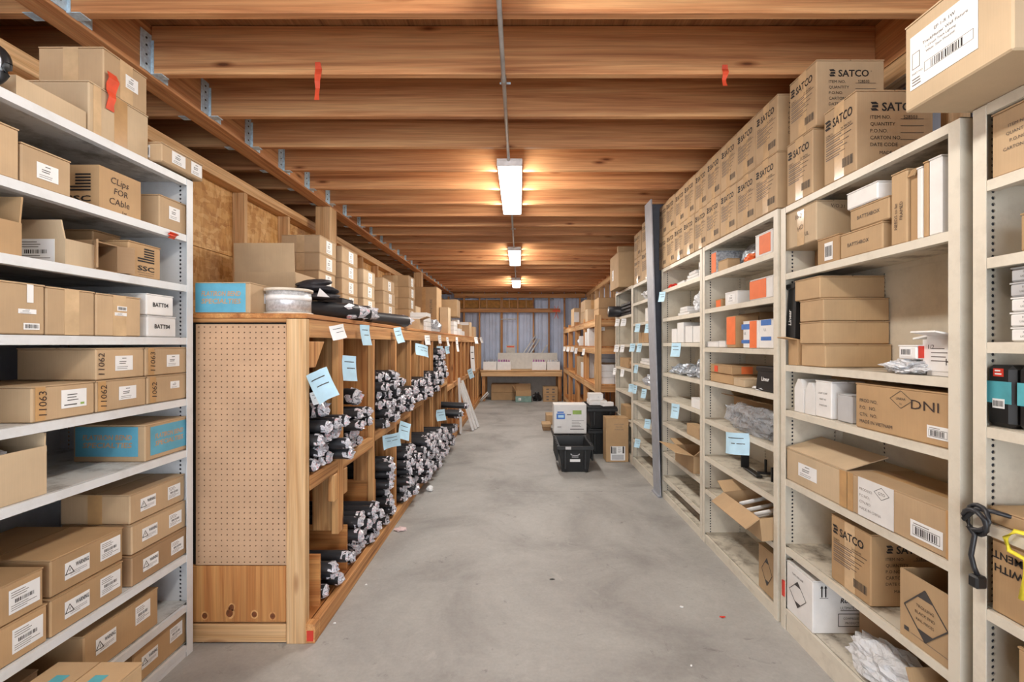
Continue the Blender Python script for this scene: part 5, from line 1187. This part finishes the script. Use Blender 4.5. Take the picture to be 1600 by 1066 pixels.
heap(2, 'upper', MZ[2], 6, .036); heap(3, 'upper', MZ[3], 3, .038); heap(4, 'upper', MZ[4], 3, .038, prot=.04); heap(5, 'upper', MZ[5], 3, .04, prot=.05); heap(6, 'upper', MZ[6], 6, .04, prot=.05)
heap(0, 'lower', .09, 3, .034, 1.0, .12); heap(1, 'lower', .09, 4, .036, 1.0, .075); heap(2, 'lower', .09, 7, .036, .75, .08); heap(3, 'lower', .09, 6, .038, prot=.05); heap(4, 'lower', .09, 6, .038, prot=.09); heap(5, 'lower', .09, 5, .04, prot=.10); heap(6, 'lower', .09, 4, .04, .9, prot=.10); heap(7, 'lower', .09, 3, .042, .8, prot=.1)
# dark blocks of rolls deep in the shaded openings
for i, (z0, zz) in ((0, (.345, .62)), (1, (.46, .70))): pass
for k, (y, z, px_) in enumerate(((6.0, .46, .10), (6.1, .55, .16), (6.35, .42, .02), (6.45, .36, -.02))):
    roll('black roll sticking far out low in the wooden rack, %s' % ('lower long one', 'upper long one', 'farther upper one', 'farther lower one')[k], XF + .12 + px_, y, z, .042, .6, R(4 - 3 * k), R(3))
# white boards leaning at the rack
def plank(label, yb, xb, xt, zt_, wd, th=.018):
    m = MB(); m.bar((xb, yb, .012), (xt, yb + .02, zt_), th, wd, 'board_white', up=(0, 1, 0)); tag(mbo('white_board', m, None, (xb, yb, .0)), label, 'board')
plank('upright white board leaning flat against the wooden rack', 6.95, -.90, -.935, .86, .16)
for k in range(3): plank('%s narrow white board leaning aslant at the wooden rack' % ('nearest', 'middle', 'farthest')[k], 7.2 + .14 * k, -.74 + .03 * k, -.955, .72 + .03 * k, .07, .03)

# ================================================================= TIMBER RACK CONTENTS
zs = [1.736 + E, 1.351 + E, .816 + E, .176 + E]
for k in range(2): carton('%s wide tan carton on top of the timber rack' % ('lower', 'upper')[k], 1.12, 1.56, 6.42, 6.80, zs[0] + .155 * k, zs[0] + .154 * (k + 1), 'card_brown', flaps=False)
for k in range(2): carton('%s medium tan carton behind the wide ones on the timber rack' % ('lower', 'upper')[k], 1.08, 1.34, 7.5, 8.0, zs[0] + .19 * k, zs[0] + .189 * (k + 1), 'card', flaps=False, tape='F', tmat='tape')
carton('pale small carton before the medium tan cartons on the timber rack', 1.07, 1.2, 7.15, 7.4, zs[0], zs[0] + .2, 'card_pale', flaps=False)
carton('tan carton with a white front at the far end of the timber rack top', 1.08, 1.34, 9.0, 9.5, zs[0], zs[0] + .36, 'card', flaps=False, dec=[(lab_strip(.1, .2, 'paper'), 'F', .2, .5)])
carton('small violet and white box before the white fronted carton', 1.2, 1.34, 8.72, 8.9, zs[0], zs[0] + .14, 'card_white', flaps=False, name='small_box', dec=[(lab_strip(.1, .05, 'purple'), 'F', .5, .25)])
carton('large brown carton on the upper shelf of the timber rack', 1.15, 1.60, 6.42, 6.85, zs[1], zs[1] + .29, 'card_brown', flaps=False, dec=[(lab_plain(.05, .05), 'F', .07, .85)])
for k in range(3): carton('%s white carton standing on the upper shelf of the timber rack' % ('near', 'middle', 'far')[k], 1.06, 1.16 + .02 * k, 6.95 + .5 * k - (.25 if k == 1 else 0), 7.12 + .5 * k - (.25 if k == 1 else 0), zs[1], zs[1] + .27 - .05 * k, 'card_white', flaps=False, name='white_box')
blob('paper_heap', 'heap of white papers and grey wire on the upper timber shelf', 'paper', 1.07, 1.28, 8.14, 8.46, zs[1], zs[1] + .16, 'bubble', 71, .4)
for k in range(3): carton('grey box of the grey stack on the lower timber shelf, %s' % ('bottom', 'middle', 'topmost')[k], 1.17, 1.52, 6.75, 7.1, .816 + .29 + .07 * k, .816 + .29 + .07 * (k + 1) - .001, 'card_grey', flaps=False, name='grey_box')
for k in range(3):
    for j in range(2): carton('white box of the white grid stack on the lower timber shelf, %s row, %s column' % (('bottom', 'middle', 'top')[k], ('inner', 'outer')[j]), 1.15 + .20 * j, 1.345 + .20 * j, 6.40, 6.70, zs[2] + .092 * k, zs[2] + .092 * (k + 1) - .001, 'card_white', flaps=False, name='white_box')
carton('plain brown carton under the grey stack on the lower timber shelf', 1.17, 1.55, 6.74, 7.12, zs[2], .816 + .289, 'card_dark', flaps=False)
carton('white carton with a red base in the timber rack', 1.06, 1.2, 7.6, 7.85, zs[2], zs[2] + .25, 'card_white', flaps=False, name='white_box', dec=[(lab_strip(.12, .05, 'red'), 'F', .5, .2), (lab_strip(.08, .07, 'paper_blue'), 'F', .5, .6)])
carton('tan carton above the red based one in the timber rack', 1.06, 1.25, 8.0, 8.4, zs[2], zs[2] + .34, 'card', flaps=False)
carton('white flat box pile in the timber rack beside the second post', 1.07, 1.26, 7.48, 7.58, zs[2] + .0, zs[2] + .42, 'card_white', flaps=False, name='white_box')
for i, (px, py) in enumerate(((884, 542), (890, 542), (897, 542), (903, 544), (915, 545))):
    y = YP(px, XW - .003); paper_tag('white tag on the upper shelf of the timber rack, %s from the far end' % ORD[i], (XW - .003, y, ZP(py, y)), .08, .1, 'L', 'paper', seed=i)
for k in range(7):
    m = MB(); y = 6.0 - .0 * k; x = .70 + .045 * k; m.tube([(x + .02, 6.42, .02), (x + .03, 6.40, .35), (x - .02 - .01 * k, 6.2, .56 - .02 * k)], .012, 'conduit' if k % 2 else 'rubber', 6)
    tag(mbo('flat_wire', m, None, (x, 6.4, .02)), 'bent strip leaning before the timber rack post, %s from the totes' % ORD[6 - k], 'strip', 'bent strips before the timber rack')

# ================================================================= ON THE FLOOR, RIGHT
def tote(label, x0, x1, y0, y1, z0, h, lid=False, logo=True):
    p = thing('storage_tote', label, 'tote', ((x0 + x1) / 2, (y0 + y1) / 2, z0)); q = .035; t = .012
    def ring(xa, xb, ya, yb, z): return [(xa, ya, z), (xb, ya, z), (xb, yb, z), (xa, yb, z)]
    m = MB(); o_b = ring(x0 + q, x1 - q, y0 + q, y1 - q, z0); o_t = ring(x0, x1, y0, y1, z0 + h); i_t = ring(x0 + t, x1 - t, y0 + t, y1 - t, z0 + h); i_b = ring(x0 + q + t, x1 - q - t, y0 + q + t, y1 - q - t, z0 + t)
    vs = o_b + o_t + i_t + i_b; fs = [(3, 2, 1, 0), (12, 13, 14, 15)]
    for s_ in range(3):
        for k in range(4): k2 = (k + 1) % 4; fs.append((4 * s_ + k, 4 * s_ + k2, 4 * s_ + 4 + k2, 4 * s_ + 4 + k))
    m.add(vs, fs, 'black_plastic'); mbo('tote_body', m, p)
    m = MB()
    for a in ((x0 - .02, x1 + .02, y0 - .02, y0), (x0 - .02, x1 + .02, y1, y1 + .02), (x0 - .02, x0, y0, y1), (x1, x1 + .02, y0, y1)): m.box(*a, z0 + h - .035, z0 + h + .004, 'black_plastic')
    mbo('rim', m, p, None, .003)
    for k in range(2):
        m = MB(); a = x0 + .07 + (x1 - x0 - .14) * k; m.box(a - .012, a + .012, y0 - .008, y0 + .03, z0 + .04, z0 + h - .04, 'black_plastic'); mbo('rib', m, p, None, .003)
    if lid:
        for s_ in (0, 1):
            m = MB(); xm = (x0 + x1) / 2; a, b = (x0 - .015, xm - .003) if s_ == 0 else (xm + .003, x1 + .015)
            m.box(a, b, y0 - .01, y1 + .01, z0 + h + .005, z0 + h + .02, 'black_plastic')
            for k in range(6): yy = y0 + .05 + (y1 - y0 - .1) * k / 5; m.box(a + .02, b - .02, yy - .008, yy + .008, z0 + h + .02, z0 + h + .028, 'black_plastic')
            mbo('lid_half', m, p, None, .002)
    else:
        for s_ in (0, 1):
            m = MB(); a = x0 - .02 if s_ == 0 else x1 + .008
            m.box(a, a + .012, y0 + .04, y1 - .04, z0 + h * .42, z0 + h - .01, 'black_plastic')
            for k in range(6): yy = y0 + .06 + (y1 - y0 - .12) * k / 5; m.box(a - .004, a + .016, yy - .012, yy + .012, z0 + h * .42, z0 + h + .012, 'black_plastic')
            mbo('lid_half', m, p, None, .002)
    if logo:
        m = MB(); xm = (x0 + x1) / 2; cyl = 20
        m.add([(xm + .05 * math.cos(2 * math.pi * k / cyl), y0 + .01, z0 + h * .70 + .022 * math.sin(2 * math.pi * k / cyl)) for k in range(cyl)], [tuple(range(cyl))], 'card_grey')
        m.add([(xm + .04 * math.cos(2 * math.pi * k / cyl), y0 + .009, z0 + h * .70 + .012 * math.sin(2 * math.pi * k / cyl)) for k in range(cyl)], [tuple(range(cyl))], 'black_plastic')
        m.box(xm - .04, xm + .04, y0 + .009, y0 + .011, z0 + h * .78, z0 + h * .81, 'card_grey'); m.box(xm - .035, xm + .035, y0 + .013, y0 + .014, z0 + h * .57, z0 + h * .60, 'card_grey')
        mbo('printed_logo', m, p)
        m = MB(); m.box(xm - .055, xm + .055, y0 + .014, y0 + .017, z0 + h * .40, z0 + h * .50, 'paper'); mbo('torn_sticker', m, p)
        m = MB(); m.box(x0 + .07, x0 + .13, y0 - .023, y0 - .0205, z0 + h - .03, z0 + h, 'card_grey'); mbo('rim_label', m, p)
    return p
tote('open black plastic tote with a pale logo standing on the concrete aisle', .42, .775, 4.86, 5.40, .001, .285)
tote('lidded black tote behind the open tote, under the tall white box', .44, .80, 5.55, 6.05, .001, .24, True, False)
o = carton('white box with a blue picture standing behind the open black tote', .425, .83, 5.62, 5.86, .271, .63, 'card_white', name='white_box', seam='x')
m = MB(); m.rect(-.17, .0, .105, .07, 0, 'blue_print'); m.rect(-.16, .075, .08, .02, 0, 'blue_print'); m.rect(-.15, .02, .07, .03, .0003, 'paper_blue'); m.rect(.03, .06, .11, .05, 0, 'green_print'); m.rect(-.04, .05, .05, .012, 0, 'ink_soft'); m.rect(.02, -.02, .15, .003, 0, 'ink_grey'); m.rect(.0, -.13, .17, .01, 0, 'ink_grey'); m.rect(-.16, -.10, .05, .008, 0, 'ink_soft'); lines(m, .02, -.04, .14, 4, .018, .005, 3, 0)
on_face(o, (.405, .24, .359), 'F', m.mesh('print'), .5, .5, 'printed_panel')
tote('lower black tote of the stacked pair against the metal shelving', .87, 1.20, 5.66, 6.18, .001, .30, True, False)
tote('upper black tote with tilted lid on the stacked pair', .86, 1.20, 5.64, 6.16, .331, .25, True, False)
carton('upper small white box on the stacked black totes', .885, 1.06, 5.74, 5.92, .672, .75, 'card_white', name='white_box', dec=[(lab_code(.02, .012), 'F', .65, .5)])
carton('lower wide white box on the stacked black totes', .88, 1.10, 5.70, 5.94, .612, .671, 'card_white', name='white_box', flaps=False)
carton('flat white box lying aslant on the stacked black totes', 1.02, 1.16, 5.60, 5.69, .612, .66, 'card_white', name='white_box', flaps=False, rz=R(12))
ul = MB(); plate(ul, .17, .165); bars(ul, -.075, -.005, .06, .075, 4); ul.rect(-.08, .0, .012, .08, .0008, 'ink'); ul.rect(.055, .0, .02, .08, .0008, 'ink_grey'); ul.rect(-.07, -.075, .14, .06, .0008, 'card_grey'); lines(ul, .0, .07, .05, 6, .012, .003, 3)
carton('tall brown carton with a large label standing on the floor by the metal shelving', 1.012, 1.276, 5.30, 5.50, .001, .515, 'card_brown', dec=[(ul.mesh('label'), 'F', .52, .20), (printed(.02, .03, 'ink_soft', 0, False, 'LIGHT CORP.', 'ITEM NO.', 'FURNITURE'), 'F', .58, .80, 'lettering')], tape='T')
carton('low tan carton on the floor left of the white box', .46, .60, 7.75, 8.1, .001, .16, 'card_new')
carton('small pale carton lying in the aisle before the low tan carton', .36, .50, 7.2, 7.5, .06, .105, 'card_new', flaps=False)
carton('dark low carton under the small pale carton in the aisle', .37, .49, 7.22, 7.48, .001, .059, 'card_dark', flaps=False)

# ================================================================= BACK WALL AND BENCH
bz = .751
bx_ = [(-.88, -.56), (-.545, -.215), (.30, .635), (.66, .97)]
for i, (a, b) in enumerate(bx_):
    o = open_box('white open box with %s on the workbench, %s from the timber rack' % (('pale bundles', 'bright purple bundles', 'pink bundles', 'dark bundles')[i], ('fourth', 'third', 'second', 'first')[i]), a, b, 10.92, 11.2, bz, bz + .20, 'card_white', {}, name='white_box')
    for k in range(5): blob('bundle', ORD[k] + ' %s bundle in its open white box on the workbench' % ('pale', 'bright purple', 'pink', 'dark')[i], 'bundle', a + .015 + (b - a - .03) * k / 5, a + .01 + (b - a - .03) * (k + 1) / 5, 10.95, 11.15, bz + .04, bz + .25, ('bubble', 'purple', 'purple', 'crinkle')[i], 80 + k + 7 * i, .3, group='bundles in the white box %s from the timber rack' % ('fourth', 'third', 'second', 'first')[i], sub=2)
m = MB(); m.bar((.20, 11.45, bz + .003), (.20, 11.60, bz + .41), 1.52, .02, 'board_grey', up=(1, 0, 0)); 
m = MB(); m.add([(-.56, 11.45, bz), (.96, 11.45, bz), (.96, 11.60, bz + .40), (-.56, 11.60, bz + .40), (-.56, 11.47, bz), (.96, 11.47, bz), (.96, 11.62, bz + .40), (-.56, 11.62, bz + .40)], [(0, 1, 2, 3), (7, 6, 5, 4), (0, 4, 5, 1), (1, 5, 6, 2), (2, 6, 7, 3), (3, 7, 4, 0)], 'board_grey')
tag(mbo('grey_board', m, None, (.2, 11.5, bz)), 'wide pale grey board leaning at the back of the workbench', 'panel')
m = MB(); m.box(-.35, -.12, 11.66, 11.70, bz, bz + .60, 'board_grey'); o = mbo('wall_card', m, None, (-.23, 11.68, bz)); tag(o, 'pale card with a red heading standing behind the grey board', 'card')
m = MB(); m.box(-.33, -.14, 11.658, 11.6595, bz + .54, bz + .575, 'red_tag'); mbo('red_heading', m, o)
for k, (xa, za, xb, zb) in enumerate(((.03, 1.02, .42, 1.62), (.13, 1.0, .44, 1.52), (.22, 1.02, .52, 1.50), (.50, 1.02, .72, 1.36))):
    m = MB(); m.tube([(xa - .17, 11.64, za - .235), (xb, 11.765, zb)], .016, 'pvc', 8); tag(mbo('white_pipe', m, None, (xa, 11.7, za)), 'white pipe leaning aslant on the back wall, %s from the timber rack' % ('fourth', 'third', 'second', 'first')[k], 'pipe')
m = MB(); m.tube([(-.50, 11.77, 2.02), (-.08, 11.77, 2.03)], .012, 'pvc', 8); tag(mbo('white_rod', m, None, (-.3, 11.77, 2.02)), 'white rod lying level on the back wall studs', 'rod')
m = MB(); m.bar((.90, 11.735, 2.36), (1.0, 11.735, 2.04), .03, .01, 'red_tag'); m.bar((1.0, 11.733, 2.36), (.90, 11.733, 2.04), .03, .01, 'red_tag'); m.box(.85, 1.05, 11.73, 11.739, 2.22, 2.26, 'red_tag'); tag(mbo('red_ribbon', m, None, (.95, 11.735, 2.04)), 'red ribbon tied in a cross on the back wall rail', 'ribbon')
for k in range(2): carton('%s long brown carton on the floor under the workbench' % ('lower', 'upper')[k], -.70, -.02, 11.1, 11.5, .001 + .195 * k, .195 * (k + 1), 'card_brown')
carton('green carton on the floor under the workbench', -.10, .28, 10.72, 11.05, .001, .14, 'green_box', dec=[(lab_plain(.06, .06), 'F', .27, .5)])
open_box('open brown carton resting on the green carton', -.09, .27, 10.74, 11.03, .141, .27, 'card_brown', {'B': 20, 'L': 35}, flen=.15)
for k in range(2): carton('%s printed brown carton at the end under the workbench' % ('lower', 'upper')[k], .56, .91, 10.8, 11.15, .001 + .175 * k, .175 * (k + 1), 'card_brown', dec=[(lab_strip(.06, .03, 'ink_soft'), 'F', .3, .7), (lab_strip(.06, .03, 'ink_soft'), 'F', .7, .7), (lab_strip(.06, .03, 'ink_soft'), 'F', .3, .3), (lab_strip(.06, .03, 'ink_soft'), 'F', .7, .3)], seam='x')
o = blob('dark_fitting', 'dark metal fitting on the floor between the cartons under the workbench', 'fitting', .32, .52, 10.85, 11.05, .001, .2, 'black_plastic', 90, .5)
for k in range(2): m = MB(); m.tube([(-.97 + .05 * k, 10.74 + .04 * k, .016), (-.76 + .02 * k, 10.76 + .04 * k, .24 - .04 * k)], .014, 'pvc', 8); tag(mbo('white_pipe', m, None, (-.9, 10.8, .02)), '%s white pipe slanting on the floor at the end of the wooden rack' % ('upper', 'lower')[k], 'pipe')

# ================================================================= CEILING RIBBONS AND LITTER
red_tag('red ribbon hanging from a ceiling joist over the wooden rack side of the aisle', XP(492, 2.185), 2.185, ZP(157, 2.185), ZP(97, 2.185), .032, 'F')
red_tag('short red ribbon hanging from a ceiling joist near the lettered cartons', XP(1129, 2.185), 2.185, ZP(135, 2.185), ZP(101, 2.185), .03, 'F')
y_ = 1.787 + .4064 * 11
m = MB(); m.add([(XP(686, y_), y_ - .01, ZP(352, y_)), (XP(694, y_), y_ - .01, ZP(352, y_)), (XP(692, y_), y_ - .01, ZP(358, y_)), (XP(688, y_), y_ - .012, ZP(357, y_))], [(0, 1, 2, 3)], 'paper'); tag(mbo('paper_scrap', m, None, (XP(690, y_), y_, ZP(355, y_))), 'small white paper scrap stuck on a ceiling joist', 'scrap')
def scrap(label, px, py, w_, d, h, mat, seed, group=None):
    y = H * F / (py - CY); x = XP(px, y); blob('floor_scrap', label, 'scrap', x - w_ / 2, x + w_ / 2, y - d / 2, y + d / 2, .001, h, mat, seed, .5, group, sub=2)
scrap('pink paper scrap on the floor beside the wooden rack sill', 626, 829, .085, .06, .02, 'pink_paper', 1)
scrap('white scrap on the floor under the rolls of the wooden rack', 708, 661, .07, .06, .05, 'paper', 2)
scrap('small white scrap by the long sill farther along the aisle', 672, 768, .06, .05, .06, 'paper', 7)
scrap('red chip lying on the concrete near the bottom shelf', 1129, 965, .03, .012, .006, 'red', 3)
scrap('white pebble on the concrete near the bottom shelf', 1065, 950, .02, .015, .01, 'paper', 4)
scrap('tiny white crumb in the foreground of the aisle floor', 1080, 1042, .008, .008, .008, 'paper', 5)
scrap('dark bent sliver on the aisle floor', 863, 906, .03, .008, .006, 'ink', 6)
for k, (px, py) in enumerate(((318, 1004), (340, 1002), (420, 1003), (446, 1001), (572, 915), (523, 975))): scrap('white crumb on the floor by the wooden rack base, %s counted from the shelving' % ORD[k], px, py, .014, .01, .008, 'paper', 10 + k, 'white crumbs along the rack base')
